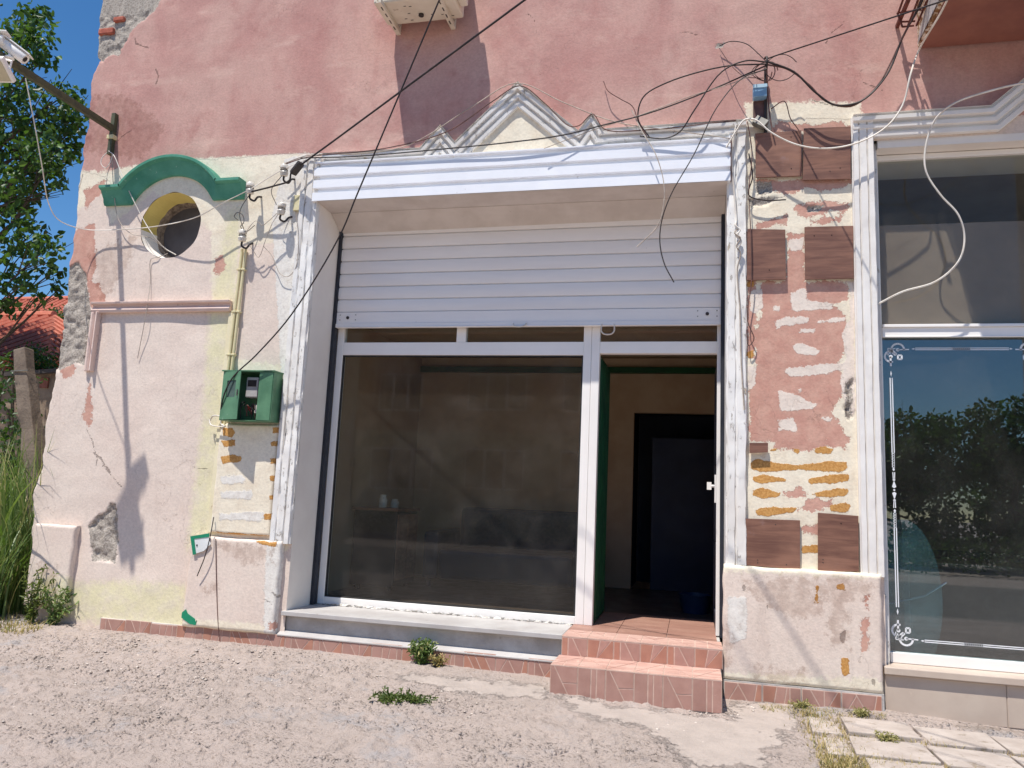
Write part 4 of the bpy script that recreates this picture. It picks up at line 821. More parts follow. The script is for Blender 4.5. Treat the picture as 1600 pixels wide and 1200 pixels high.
# ------------------------------------------------------------------ fixtures on the wall
# air conditioner
ac = thing('air_conditioner', (-2.27, -.03, 5.21), 'cream outdoor air conditioner unit on slotted brackets high on the pink wall', 'air conditioner')
ACM = MAT('aged_cream_casing', lin(226, 216, 198), lin(212, 200, 180), .5, 4, dirt=lin(170, 152, 130), dscale=10)
a_ = MB(); a_.box(-2.62, -1.93, -.40, -.085, 5.255, 5.80); a_.build('casing', ACM, ac, bevel=.015)
a_ = MB(); a_.box(-1.929, -1.86, -.36, -.2, 5.28, 5.62); a_.build('valve_cover', ACM, ac, bevel=.01)
a_ = MB(); a_.lathe([(.2, 0), (.2, .012), (.19, .014)], (-2.36, -.401, 5.53), (0, -1, 0), 32); a_.build('fan_grille', STEEL, ac)
a_ = MB(); a_.lathe([(.022, 0), (.022, .015)], (-2.27, -.2, 5.252), (0, 0, -1), 14); a_.build('drain_port', BLKI, ac)
for x in (-2.545, -2.045):
    a_ = MB(); a_.box(x-.02, x+.02, -.46, -.004, 5.215, 5.222); a_.box(x-.02, x-.015, -.46, -.004, 5.222, 5.254); a_.box(x+.015, x+.02, -.46, -.004, 5.222, 5.254); a_.box(x-.02, x+.02, -.034, -.004, 5.254, 5.6)
    bk_ = a_.build('bracket', ACM, ac)
    for k in range(4): s_ = MB(); s_.box(x-.005, x+.005, -.40+k*.09, -.355+k*.09, 5.2135, 5.2149); s_.build('slot', BLKI, bk_)
for k in range(9):
    rr_ = random.Random(k); x = -2.5+rr_.random()*.5; y_ = -.35+rr_.random()*.22; s_ = MB(); s_.box(x, x+.022, y_, y_+.008, 5.2535, 5.2549); s_.build('vent_slot', BLKI, ac)
# lamp arm, floodlight and cameras
rt = P(180, 205)
la = thing('lamp_arm', (rt[0], 0, rt[2]), 'olive steel arm bolted to the pink wall, reaching out with lamp and cameras', 'bracket')
a_ = MB(); a_.box(rt[0]-.02, rt[0]+.02, -1.46, -.05, rt[2]-.022, rt[2]-.018); a_.box(rt[0]-.022, rt[0]-.018, -1.46, -.05, rt[2]-.018, rt[2]+.03); a_.box(rt[0]+.018, rt[0]+.022, -1.46, -.05, rt[2]-.018, rt[2]+.03); a_.box(rt[0]-.022, rt[0]+.022, -1.46, -.05, rt[2]+.03, rt[2]+.034); a_.build('arm', OLIVE, la)
a_ = MB(); a_.box(rt[0]-.02, rt[0]+.022, -.05, -.004, rt[2]-.25, rt[2]+.16); a_.build('wall_plate', OLIVE, la, bevel=.004)
a_ = MB(); a_.box(rt[0]-.035, rt[0]+.037, -.058, -.003, rt[2]-.10, rt[2]-.06); a_.build('clamp', YELP, la, bevel=.003)
def flood(name, c, lab):
    o = thing(name, c, lab, 'floodlight'); c = np.array(c)
    n_ = np.array([.10, -.55, -.83]); n_ /= np.linalg.norm(n_); u = np.cross(n_, [0, 0, 1]); u /= np.linalg.norm(u); w = np.cross(n_, u)
    cc = c+np.array([-.02, 0, -.10])
    m_ = MB(); m_.obox(cc, u*.125, w*.10, n_*.022); m_.build('housing', PVC, o, bevel=.008)
    m_ = MB(); m_.obox(cc+n_*.024, u*.108, w*.083, n_*.003); m_.build('glass', MAT('lamp_glass', lin(206, 196, 166), lin(190, 180, 150), .2, 5), o)
    m_ = MB(); m_.tube([cc+u*.125, cc+u*.135+np.array([0, 0, .07]), c+np.array([0, 0, .0]), cc-u*.135+np.array([0, 0, .07]), cc-u*.125], .008, 6); m_.build('yoke', PVC, o)
flood('floodlight', (rt[0]+.03, -1.3, rt[2]-.035), 'square white floodlight under the end of the steel arm')
def bullet(name, c, d, lab, k=1.3):
    o = thing(name, c, lab, 'camera'); c = np.array(c, float); d = np.array(d, float)/np.linalg.norm(d)
    m_ = MB(); m_.lathe([(.03*k, 0), (.032*k, .01), (.033*k, .16*k), (.03*k, .165*k), (.024*k, .16*k)], c+np.array([0, 0, .085])-d*.06*k, d, 16); m_.build('barrel', PVC, o, smooth=40)
    m_ = MB(); m_.lathe([(.022, 0), (.022, .002), (.008, .004)], c+np.array([0, 0, .085])+d*.102*k, d, 14); m_.build('lens', BLKI, o)
    m_ = MB(); m_.obox(c+np.array([0, 0, .14])+d*.04, d*.11*k, np.cross(d, [0, 0, 1])*.05, np.cross(np.cross(d, [0, 0, 1]), d)*.006); m_.build('sun_shield', PVC, o, bevel=.003)
    m_ = MB(); m_.lathe([(.034, 0), (.034, .012), (.014, .02), (.012, .05)], c, (0, 0, 1), 14); m_.build('mount', PVC, o)
bullet('security_camera', (rt[0]+.05, -1.22, rt[2]+.0), (.62, .3, -.45), 'white bullet security camera on the steel arm, lens turned to the shop')
bullet('security_camera', (rt[0]-.04, -1.3, rt[2]+.034), (-.75, -.35, -.1), 'white bullet security camera at the arm tip, turned to the side')
# meter box
mb0 = P(390, 620, -.13)
mx = thing('meter_box', (-3.6, 0, 1.79), 'green metal electricity meter box with its door ajar on the left pilaster', 'meter box')
x0, x1, z0, z1 = -3.835, -3.365, 1.795, 2.205
m_ = MB(); m_.box(x0, x1, -.02, -.012, z0, z1); m_.box(x0, x0+.006, -.15, -.02, z0, z1); m_.box(x1-.006, x1, -.15, -.02, z0, z1); m_.box(x0+.006, x1-.006, -.15, -.02, z0, z0+.006); m_.box(x0-.008, x1+.008, -.165, -.012, z1, z1+.01); m_.build('casing', GRN, mx)
m_ = MB(); m_.box(x1-.13, x1-.006, -.156, -.150, z0+.006, z1-.004); m_.build('front_panel', GRN, mx, bevel=.002)
hx = x0+.004; dv = np.array([math.cos(.32), -math.sin(.32), 0])
m_ = MB(); wd = .215
def leaf(m_, a, b, c0, c1, th=.006, out=0.): m_.obox(np.array([hx, -.15-out, 0])+dv*(a+b)/2+np.array([0, 0, (c0+c1)/2]), dv*(b-a)/2, np.array([dv[1], -dv[0], 0])*th/2, (0, 0, (c1-c0)/2))
leaf(m_, 0, .055, z0+.006, z1-.004); leaf(m_, .165, wd, z0+.006, z1-.004); leaf(m_, .055, .165, z0+.006, z0+.19); leaf(m_, .055, .165, z1-.08, z1-.004)
MD = m_.build('door', GRN, mx, label='green door leaf with a small window')
m_ = MB(); leaf(m_, .05, .17, z0+.185, z1-.075, .002, -.004); m_.build('pane', MAT('dusty_pane', lin(90, 108, 96), lin(70, 86, 78), .3, 9), MD)
m_ = MB(); leaf(m_, .19, .2, z0+.2, z0+.25, .02, .004); m_.build('latch', STEEL, MD)
m_ = MB(); m_.box(-3.64, -3.53, -.11, -.02, z0+.20, z0+.37); MT = m_.build('meter', MAT('grey_bakelite', lin(196, 192, 190), lin(170, 166, 164), .4, 9), mx, bevel=.008)
m_ = MB(); m_.box(-3.625, -3.545, -.1125, -.1105, z0+.29, z0+.345); m_.build('dial', BLKI, MT)
m_ = MB(); m_.box(-3.525, -3.505, -.09, -.02, z0+.16, z0+.39); m_.build('fuse_strip', MAT('red_plastic', lin(150, 40, 44), lin(120, 34, 36), .5, 9), mx)
m_ = MB(); m_.box(-3.55, -3.52, -.1, -.02, z0+.07, z0+.14); m_.build('fuse', PORC, mx, bevel=.004)
for k in range(5):
    rr_ = random.Random(40+k); pts = [(-3.66+.03*k+rr_.uniform(-.02, .02), -.06-rr_.random()*.06, z0+.02+rr_.random()*.16) for _ in range(5)]
    m_ = MB(); m_.tube(catmull(pts, 5), .004, 6); m_.build('wire', [BLKC, BRNC, MAT('red_wire', lin(150, 50, 46), None, .5)][k % 3], mx)
# porcelain insulators
def insul(c, up, lab, cl=.06):
    c = np.array(c, float); o = thing('insulator', c, lab, 'insulator', 'porcelain insulators on the left pilaster'); up = np.array(up, float)
    m_ = MB(); m_.lathe([(.01, -.055), (.03, -.05), (.036, -.02), (.027, -.008), (.027, .008), (.036, .018), (.034, .04), (.022, .052), (.0, .054)], c, up, 18); m_.build('porcelain', PORC, o, smooth=40)
    m_ = MB(); m_.tube(catmull([c-up*.05, c-up*.09, c-up*.105+np.array([.03, .02, 0]), c+np.array([.04, .06, -.06]), (c[0]+.04, .01, c[2]-.03)], 5), .009, 8); m_.build('hook', BLKI, o, smooth=50)
    m_ = MB(); m_.tube(catmull([c+np.array([.03*math.cos(a), .03*math.sin(a), .0]) for a in np.linspace(0, 6.5, 12)], 3), .004, 6); m_.build('tie_wire', STEEL, o)
insul(P(444, 266, -.12), (0, -.1, 1), 'white porcelain insulator topmost, where the thick black cable is tied')
insul(P(391, 294, -.12), (0, -.1, 1), 'white porcelain insulator at the right end of the green hood moulding')
insul(P(440, 326, -.11), (.12, -.1, 1), 'porcelain insulator in a black iron clamp beside the white trim')
insul(P(379, 368, -.1), (.05, -.1, 1), 'porcelain insulator at the top of the yellow pipes')
p_ = P(465, 318, -.02); m_ = MB(); m_.box(p_[0]-.03, p_[0]+.03, -.04, -.004, p_[2]-.07, p_[2]+.07); co = m_.build('connector_block', YELP, bevel=.004, base=(p_[0], 0, p_[2]-.07), label='small yellowed terminal block on the pilaster by the shutter box', cat='terminal block')
p_ = P(464, 263, -.16); m_ = MB(); m_.obox(p_, (.05, -.025, .034), (.012, .03, -.0), (-.006, .004, .016)); m_.build('cable_clamp', BLKI, bevel=.006, base=p_, label='black cable clamp gripping the thick service cable', cat='clamp')
# pipes
for (dx, lab) in ((0, 'thin yellow painted pipe running down beside the meter box, left of the pair'), (.035, 'thin yellow painted pipe running down beside the meter box, right of the pair')):
    q0 = P(377, 388, -.04); q1 = P(352, 600, -.04); q2 = P(343, 668, -.04)
    o = thing('conduit', (q2[0]+dx, 0, q2[2]), lab, 'pipe', 'yellow pipes beside the meter box'); m_ = MB()
    m_.tube([(p[0]+dx, -.025, p[2]) for p in (q0, (q0*2+q1)/3, (q0+2*q1)/3, q1, q2)], .013, 10); m_.build('pipe', YELP, o, smooth=50)
    for k in range(4): t = .12+.24*k; p = q0*(1-t)+q2*t; m_ = MB(); m_.box(p[0]+dx-.022, p[0]+dx+.022, -.042, .0, p[2]-.008, p[2]+.008); m_.build('clip', YELP, o, bevel=.003)
# blue junction box and the wire hook above it
p_ = P(1187, 145, -.05); m_ = MB(); m_.box(p_[0]-.05, p_[0]+.05, -.09, -.02, p_[2]-.05, p_[2]+.045); jb = thing('junction_box', (p_[0], 0, p_[2]-.05), 'small pale blue junction box under the wire bundle', 'junction box')
m_.build('case', MAT('pale_blue_plastic', lin(140, 178, 205), lin(120, 156, 186), .5, 9, dirt=lin(96, 104, 112), dscale=30), jb, bevel=.005)
m_ = MB(); m_.box(p_[0]-.045, p_[0]+.05, -.018, -.004, p_[2]-.24, p_[2]-.05); m_.build('back_plate', BRNC, jb)
m_ = MB(); m_.box(p_[0]-.052, p_[0]+.052, -.096, -.0905, p_[2]+.02, p_[2]+.047); m_.build('lid', MAT('light_blue_lid', lin(176, 206, 224), None, .5), jb)
NB = P(1198, 100, -.14)
m_ = MB(); m_.tube(catmull([(NB[0], .01, NB[2]-.02), (NB[0], -.1, NB[2]-.03), (NB[0], -.16, NB[2]), (NB[0], -.15, NB[2]+.05), (NB[0]-.01, -.12, NB[2]+.06)], 5), .009, 8); m_.tube([(NB[0], -.02, NB[2]-.5), (NB[0], -.03, NB[2]-.2), (NB[0], -.05, NB[2])], .012, 8)
m_.build('wire_hook', BLKI, smooth=50, base=(NB[0], 0, NB[2]-.5), label='black iron hook gathering the tangle of wires on the wall', cat='hook')
p_ = P(1188, 192, -.06); m_ = MB(); m_.obox(p_, (.04, -.01, -.03), (.02, 0, .026), (0, .03, 0)); m_.build('metal_clip', STEEL, bevel=.004, base=p_, label='bent metal clip at the top corner of the shutter surround', cat='clip')
# rusty cage off the bay
rc = thing('rusty_cage', (1.43, -.1, 4.9), 'rusty steel bracket frame fixed beside the bay overhead', 'bracket')
a0 = P(1403, 22, -.1); 
for (pts) in ([(1403, 22, -.12), (1425, -40, -.5)], [(1418, 42, -.12), (1450, -40, -.5)], [(1432, 40, -.12), (1462, -30, -.45)]):
    m_ = MB(); m_.tube([P(*p) for p in pts], .008, 6); m_.build('bar', RUST, rc)
for pts in ([(1402, 20, -.12), (1440, 15, -.14)], [(1408, 34, -.12), (1430, 33, -.12)], [(1410, 42, -.12), (1428, 40, -.12)], [(1402, 20, -.12), (1410, 42, -.12)]):
    m_ = MB(); m_.tube([P(*p) for p in pts], .007, 6); m_.build('cross_bar', RUST, rc)
m_ = MB(); q = P(1404, 36, -.05); m_.box(q[0]-.012, q[0]+.012, -.5, -.004, q[2]-.012, q[2]+.012); m_.build('anchor', RUST, rc)
# torn stickers
GRS = MAT('green_vinyl', lin(28, 142, 104), lin(24, 128, 94), .5, 9); WHS = MAT('white_vinyl', lin(232, 234, 232), lin(220, 222, 220), .5, 9)
s1 = thing('torn_sign', P(312, 865, -.07), 'torn white plastic sign corner with green border beside the left pedestal', 'sign')
m_ = MB(); m_.prism(px2([(297, 838), (327, 833), (326, 842), (329, 850), (318, 861), (302, 866)], -.075), -.073, -.07); m_.build('board', WHS, s1)
m_ = MB(); m_.prism(px2([(297, 838), (327, 833), (326.5, 839), (303, 842), (306, 866), (301, 867)], -.078), -.0765, -.0735); m_.build('border', GRS, s1)
m_ = MB(); q = P(307, 852, -.08); m_.lathe([(.008, 0), (.006, .004)], (q[0], -.074, q[2]), (0, -1, 0), 10); m_.build('screw', BLKI, s1)
m_ = MB(); m_.prism(px2([(284, 957), (290, 952), (293, 959), (304, 967), (305, 972), (307, 969), (305, 977), (296, 975), (283, 965)], -.07), -.068, -.064)
m_.build('sign_scrap', GRS, base=P(296, 975, -.07), label='small torn green plastic scrap above the tile plinth', cat='scrap')
# ------------------------------------------------------------------ cables
def straight(a, b, n=8): return [np.array(P(*a))*(1-t)+np.array(P(*b))*t for t in np.linspace(0, 1, n)]
def cable(pts, r, mat, lab, k=6, grp='loose wires on the facade'):
    q = [np.array(P(*p)) if len(p) == 3 and abs(p[0]) > 20 else np.array(p) for p in pts]; m_ = MB(); m_.tube(catmull(q, k), r, 6)
    b = min(q, key=lambda t: t[2]); return m_.build('cable', mat, smooth=60, base=b, label=lab, cat='cable', group=grp)
PT = (6.0, -9.6, 8.4)
cable([(391, 300, -.13), (430, 290, -.15), (452, 282, -.15), (455, 270, -.15), ]+straight((466, 261, -.17), (1000, -133, -1.5))+[PT], .0075, BLKC, 'thick black service cable running diagonally from the insulators up past the air conditioner')
cable([(345, 656, -.12), (347, 628, -.17), (362, 592, -.2), (400, 555, -.22), (455, 492, -.28)]+straight((530, 370, -.42), (735, -115, -1.1))+[PT], .006, BLKC, 'thin black cable looping from the meter box across the shutter corner')
cable([(443, 256, -.1), (480, 243, -.06), (560, 240, -.07), (640, 226, -.07), (740, 165, -.08), (806, 130, -.085), (880, 160, -.08), (960, 190, -.08), (1060, 205, -.08), (1140, 216, -.1)], .004, GRYC, 'pale wire draped over the peak of the pediment')
cable([(437, 260, -.1), (478, 246, -.07), (600, 232, -.07), (700, 205, -.075), (770, 158, -.08), (812, 134, -.085), (850, 160, -.08), (890, 197, -.08), (905, 196, -.08), (926, 178, -.08), (945, 202, -.08), (1010, 203, -.07), (1150, 188, -.06)], .0045, BRNC, 'brown wire following the zigzag pediment closely')
cable([(470, 247, -.09), (560, 244, -.1), (700, 232, -.11), (800, 222, -.12), (880, 211, -.12), (940, 196, -.12), (1010, 178, -.12), (1100, 145, -.13), (1198, 102, -.15)], .0055, BLKC, 'black wire crossing the pediment to the wire hook')
cable([(1198, 100, -.16), (1130, 104, -.16), (1040, 130, -.14), (1005, 152, -.12), (997, 185, -.1), (1015, 215, -.11)], .0055, BLKC, 'black wire arching left from the hook with a tight bend')
cable([(1198, 97, -.16), (1165, 95, -.18), (1128, 112, -.18), (1085, 172, -.18), (1062, 206, -.13), (1040, 216, -.11), (1000, 213, -.11)], .0055, BLKC, 'black wire dropping from the hook behind the shutter box edge')
cable([(1198, 106, -.15), (1150, 128, -.14), (1080, 150, -.13), (1000, 180, -.12), (930, 202, -.11), (850, 232, -.13)], .003, GRYC, 'thin pale wire slanting down from the hook to the shutter box')
cable([(1198, 108, -.16), (1160, 122, -.22), (1120, 168, -.25), (1085, 240, -.25), (1048, 305, -.25), (1034, 345, -.22), (1031, 378, -.2), (1038, 412, -.2), (1053, 441, -.2)], .0045, BLKC, 'black wire end dangling in front of the shutter slats')
cable([(987, 172, -.1), (1003, 205, -.12), (1024, 240, -.17), (1037, 285, -.2), (1037, 320, -.2), (1028, 352, -.2), (995, 386, -.2)], .004, GRYC, 'pale wire end hanging over the shutter box, curling left')
cable([(943, 127, -.03), (950, 142, -.06), (970, 155, -.07), (988, 166, -.08), (998, 192, -.1), (1012, 215, -.11)], .0035, BRNC, 'short frayed brown wire sticking out above the pediment')
cable([(1198, 96, -.16), (1240, 112, -.17), (1275, 145, -.16), (1305, 164, -.14), (1345, 158, -.13), (1385, 118, -.13), (1412, 55, -.16), (1438, 8, -.3), (1462, -50, -.5)], .0075, BLKC, 'thick dark cable sagging from the hook up to the bay')
cable([(1198, 101, -.15), (1230, 108, -.16), (1265, 133, -.15), (1290, 158, -.13), (1330, 166, -.12), (1370, 135, -.12), (1405, 70, -.14), (1430, 20, -.25), (1455, -40, -.4)], .006, BRNC, 'brown cable sagging just under the thick dark one')
cable([(1124, 72, -.03), (1140, 65, -.06), (1165, 68, -.1), (1185, 84, -.13), (1198, 97, -.15)], .0035, BLKC, 'short thin wire from the broken plaster hole to the hook')
cable([(1124, 75, -.02), (1135, 92, -.06), (1150, 110, -.1), (1165, 120, -.12), (1195, 122, -.14)], .003, BRNC, 'short brown wire curling under the hook')
cable([(1198, 92, -.15), ]+straight((1215, 86, -.2), (1600, -40, -1.5))+[PT], .005, BLKC, 'straight black wire running from the hook out over the street')
cable([NB+np.array([.1*math.cos(a)*(1-.02*k)-.02, -.02*math.sin(a*2), .075*math.sin(a)-.06]) for k, a in enumerate(np.linspace(0, 12.5, 22))], .004, BRNC, 'coiled spare wire hanging around the hook', 4)
cable([NB+np.array([.12*math.cos(a)+.1, -.02+.01*math.sin(a*3), .1*math.sin(a)-.05]) for a in np.linspace(.4, 5.6, 12)], .003, BLKC, 'thin black wire loop right of the hook', 4)
cable([(1198, 105, -.14), (1200, 150, -.06), (1205, 195, -.05), (1209, 210, -.06)], .006, BRNC, 'brown wire dropping straight from the hook to the top board')
cable([(1135, 230, -.1), (1150, 205, -.1), (1164, 187, -.1), (1180, 187, -.12), (1205, 207, -.14), (1245, 226, -.15), (1290, 232, -.15), (1340, 223, -.14), (1385, 198, -.14), (1410, 165, -.16), (1423, 115, -.2), (1436, 78, -.12), (1470, 20, -.55), (1490, -20, -.8)], .0065, WHTC, 'white cable looping across the top wooden boards to the bay')
cable([(1640, 128, -.5), (1600, 130, -.42), (1540, 144, -.3), (1490, 162, -.22), (1462, 186, -.15), (1446, 232, -.12), (1447, 268, -.12), (1470, 305, -.1), (1497, 335, -.08), (1507, 370, -.06), (1498, 408, -.06), (1462, 440, -.04), (1410, 456, -.02), (1372, 475, 0)], .007, WHTC, 'white cable hanging in a long curve over the upper display window')
cable([(40, 122, -1.05), (55, 200, -.95), (66, 262, -.75), (76, 318, -.5), (95, 346, -.25), (130, 358, -.1), (200, 358, -.06), (260, 351, -.1), (310, 338, -.14), (350, 316, -.14), (390, 296, -.14), (440, 266, -.14), (500, 240, -.1)], .0045, WHTC, 'pale wire hanging from the lamp arm across the round window to the insulators')
cable([(170, 236, -.05), (178, 243, -.07), (190, 272, -.06), (208, 312, -.06), (228, 350, -.05), (243, 372, -.04), (258, 388, .05), (275, 398, .1)], .004, WHTC, 'white wire from the arm plate into the round window')
cable([(175, 240, -.05), (178, 300, -.05), (186, 345, -.05), (205, 365, -.05), (235, 372, -.04), (262, 392, .05)], .0035, GRYC, 'thin grey wire dropping beside the green hood moulding')
cable([(170, 236, -.04), (160, 246, -.06), (158, 256, -.07), (165, 262, -.07), (172, 254, -.06), (176, 242, -.05)], .0035, WHTC, 'small white wire loop under the arm plate')
cable([(262, 396, .02), (247, 402, -.015), (236, 405, -.02), (235, 440, -.015), (228, 490, -.05), (215, 560, -.015)], .003, GRYC, 'thin grey wire running down the wall under the round window')
for a, b, lab in (((391, 302), (382, 362), 'limp wire between the hood insulator and the pipe insulator'), ((440, 275), (432, 320), 'limp wire between the top insulator and the clamp insulator')):
    cable([(a[0], a[1], -.12), ((a[0]+b[0])/2-12, (a[1]+b[1])/2, -.14), (b[0], b[1], -.12)], .003, BLKC, lab)
cable([(379, 372, -.1), (392, 352, -.14), (400, 345, -.14), (410, 352, -.12), (420, 345, -.12), (437, 330, -.12), (425, 350, -.1), (415, 375, -.08), (404, 402, -.06), (396, 392, -.06), (386, 378, -.08)], .003, GRYC, 'tangled grey wire between the two lower insulators')
cable([(372, 344, -.14), (366, 338, -.15), (371, 332, -.15), (379, 336, -.15), (381, 347, -.14), (376, 354, -.13), (384, 362, -.12), (398, 352, -.12)], .003, BLKC, 'curled black wire ends above the pipe insulator')
cable([(412, 385, -.06), (425, 400, -.05), (438, 428, -.04), (450, 432, -.04), (462, 418, -.05), (466, 370, -.06), (462, 330, -.06)], .003, GRYC, 'grey wire sagging below the insulators to the terminal block')
cable([(337, 842, -.065), (338, 900, -.064), (340, 960, -.065), (343, 1002, -.06)], .0035, BRNC, 'brown wire running straight down the left pedestal')
cable([(334, 808, -.05), (328, 840, -.1), (320, 870, -.1), (308, 900, -.09)], .004, BLKC, 'short dark wire end hanging over the torn sign')
cable([(328, 658, -.04), (333, 650, -.06), (346, 652, -.07), (345, 662, -.07), (352, 666, -.07), (330, 664, -.06), (327, 656, -.05)], .006, WHTC, 'bent white pipe end beneath the meter box')
cable([(1150, 196, -.06), (1143, 240, -.06), (1147, 300, -.06), (1150, 345, -.07), (1149, 352, -.09), (1156, 360, -.09), (1150, 368, -.09), (1158, 376, -.09), (1153, 388, -.08)], .007, WHTC, 'knotted white cable on the right trim of the shutter')
cable([(1154, 356, -.07), (1148, 364, -.1), (1157, 372, -.1), (1151, 384, -.08), (1157, 396, -.07), (1152, 420, -.06), (1156, 480, -.06), (1158, 560, -.055), (1163, 640, -.05)], .006, GRYC, 'painted-over cable running down the right trim')
cable([(1168, 190, -.05), (1175, 240, -.05), (1170, 300, -.05), (1173, 360, -.06), (1174, 440, -.05), (1168, 500, -.05), (1178, 530, -.045), (1170, 540, -.045), (1167, 515, -.045)], .004, BRNC, 'brown wire hanging down the pilaster beside the right trim')
cable([(1170, 240, -.04), (1176, 275, -.04), (1170, 305, -.05), (1195, 313, -.05), (1228, 312, -.04)], .005, BLKC, 'bundle of dark wire ends under the first wooden board')
cable([(1205, 170, -.04), (1225, 158, -.06), (1235, 185, -.05), (1250, 208, -.055), (1252, 240, -.05), (1250, 275, -.04)], .004, BRNC, 'thin brown wire between the two top boards')
# ------------------------------------------------------------------ vegetation helpers
def leafmat(name, a, b, c=None):
    t = NT(name); r = t.geo.outputs['Random Per Island']
    col = t.mix(r, a, b)
    if c: col = t.mix(t.smooth(r, .82, .9), col, c)
    bs = t.bsdf; t.out(col, .45, 0, .4)
    tr = t.n('ShaderNodeBsdfTranslucent'); t.L(t.mix(.5, col, lin(120, 160, 40)), tr.inputs[0])
    mx = t.n('ShaderNodeMixShader'); mx.inputs[0].default_value = .3; o = t.t.nodes['Material Output']
    t.L(bs.outputs[0], mx.inputs[1]); t.L(tr.outputs[0], mx.inputs[2]); t.L(mx.outputs[0], o.inputs[0]); return t.m
LEAF = leafmat('tree_leaf', lin(38, 66, 30), lin(66, 100, 44), lin(96, 128, 58))
LEAFD = leafmat('dark_leaf', lin(34, 56, 28), lin(58, 86, 40))
GRASS = leafmat('grass_blade', lin(84, 108, 54), lin(136, 154, 90), lin(186, 178, 122))
DRY = leafmat('dry_grass', lin(176, 152, 98), lin(206, 186, 136), lin(120, 124, 66))
BARK = MAT('grey_bark', lin(92, 80, 68), lin(66, 56, 48), .9, 14, bump=.6, bscale=30)
def leaves(C, size, rng, aspect=.62, droop=.35):
    n = len(C); d = rng.normal(size=(n, 3)); d[:, 2] -= droop; d /= np.linalg.norm(d, axis=1)[:, None]
    u = rng.normal(size=(n, 3)); u -= d*(u*d).sum(1)[:, None]; u /= np.linalg.norm(u, axis=1)[:, None]; w = np.cross(d, u)
    s = size*rng.uniform(.65, 1.3, (n, 1)); f = .18
    V = np.stack([C, C+d*s*.35+u*s*aspect*.5+w*s*f, C+d*s*.75+u*s*aspect*.36+w*s*f*.7, C+d*s, C+d*s*.75-u*s*aspect*.36+w*s*f*.7, C+d*s*.35-u*s*aspect*.5+w*s*f], 1).reshape(-1, 3)
    b = np.arange(n)*6
    q = np.concatenate([np.stack([b, b+1, b+2, b+3], 1), np.stack([b, b+3, b+4, b+5], 1)])
    return V, q
def crown(name, clumps, per, size, mat, parent, rng, **kw):
    Cs = []
    for (c, r) in clumps:
        n = int(per*(r/.5)**2); d = rng.normal(size=(n, 3)); d /= np.linalg.norm(d, axis=1)[:, None]; rad = r*rng.uniform(.25, 1.08, (n, 1))**.6
        nz = 1+.25*np.sin(d[:, :1]*5+c[0]*3)*np.cos(d[:, 2:]*4+c[2])
        Cs.append(np.array(c)+d*rad*nz*np.array([1, 1, .85]))
    V, q = leaves(np.concatenate(Cs), size, rng); V -= BASE[parent.name] if parent else 0
    me = arr_mesh(name, V, q, mat, smooth=False); o = bpy.data.objects.new(name, me); COL.objects.link(o)
    if parent: o.parent = parent
    BASE[o.name] = BASE[parent.name] if parent else np.zeros(3); tag(o, **kw); return o
def tree(name, base, top, clumps, per, size, mat, label, r0=.16, seed=1, group=None):
    rng = np.random.default_rng(seed); o = thing(name, base, label, 'tree', group); base = np.array(base, float); top = np.array(top, float)
    m_ = MB(); tp = [base+(top-base)*t+rng.normal(size=3)*[.08, .08, 0]*(t > 0) for t in np.linspace(0, 1, 8)]; tp[0] = base-np.array([0, 0, .3])
    m_.tube(catmull(tp, 4), list(np.linspace(r0, r0*.3, 29)), 10); m_.build('trunk', BARK, o, smooth=60)
    m_ = MB()
    for c, r in clumps:
        c = np.array(c); t = np.clip((c[2]-base[2])/(top[2]-base[2])-.18, .25, .92); s_ = base+(top-base)*t; mid = (s_+c)/2+rng.normal(size=3)*.2-[0, 0, .1]
        L_ = catmull([s_, mid, c], 4); m_.tube(L_, list(np.linspace(r0*.28, .008, len(L_))), 5)
        for k in range(3): e_ = c+rng.normal(size=3)*r*.6; m_.tube([mid*.3+c*.7, e_], [.012, .004], 4)
    m_.build('branches', BARK, o, smooth=60); crown('crown', clumps, per, size, mat, o, rng); return o
# big tree behind the corner
cl = [(45, 30, .3), (66, 24, .25), (28, 52, .32), (60, 52, .3), (18, 84, .35), (70, 90, .25), (46, 76, .32), (4, 72, .35), (12, 150, .35), (38, 140, .28), (8, 182, .4), (82, 158, .28), (104, 146, .28), (122, 172, .3), (96, 188, .3), (128, 196, .25), (62, 204, .38), (22, 216, .42), (102, 214, .28), (62, 236, .4), (26, 250, .4), (84, 246, .3), (114, 236, .2), (8, 282, .4), (46, 282, .35), (76, 274, .28), (92, 292, .15), (20, 312, .35), (46, 318, .2), (12, 352, .4), (50, 366, .32), (72, 388, .28), (30, 402, .35), (84, 424, .2), (40, 440, .2), (10, 444, .3), (92, 452, .15), (6, 476, .22), (94, 474, .12), (60, 462, .12)]
rg_ = np.random.default_rng(5)
clumps = [(P(u, v, 3.6+rg_.uniform(-.5, .9)), r*.98) for u, v, r in cl]
for k in range(80):
    yk = rg_.uniform(3.2, 6.2); zk = rg_.uniform(3.6, 9.6); clumps.append((np.array([-12.55-.85*(yk-4)-rg_.uniform(0, 2.6)*(1-.5*abs(zk-6.5)/3), yk, zk]), rg_.uniform(.45, .7)))
clumps = [c for c in clumps if c[0][0] < -9.0]
tree('leafy_tree', (-13.9, 4.6, .05), (-13.6, 4.5, 9.0), clumps, 250, .115, LEAF, 'tall leafy tree behind the corner of the pink building', .2, 3)
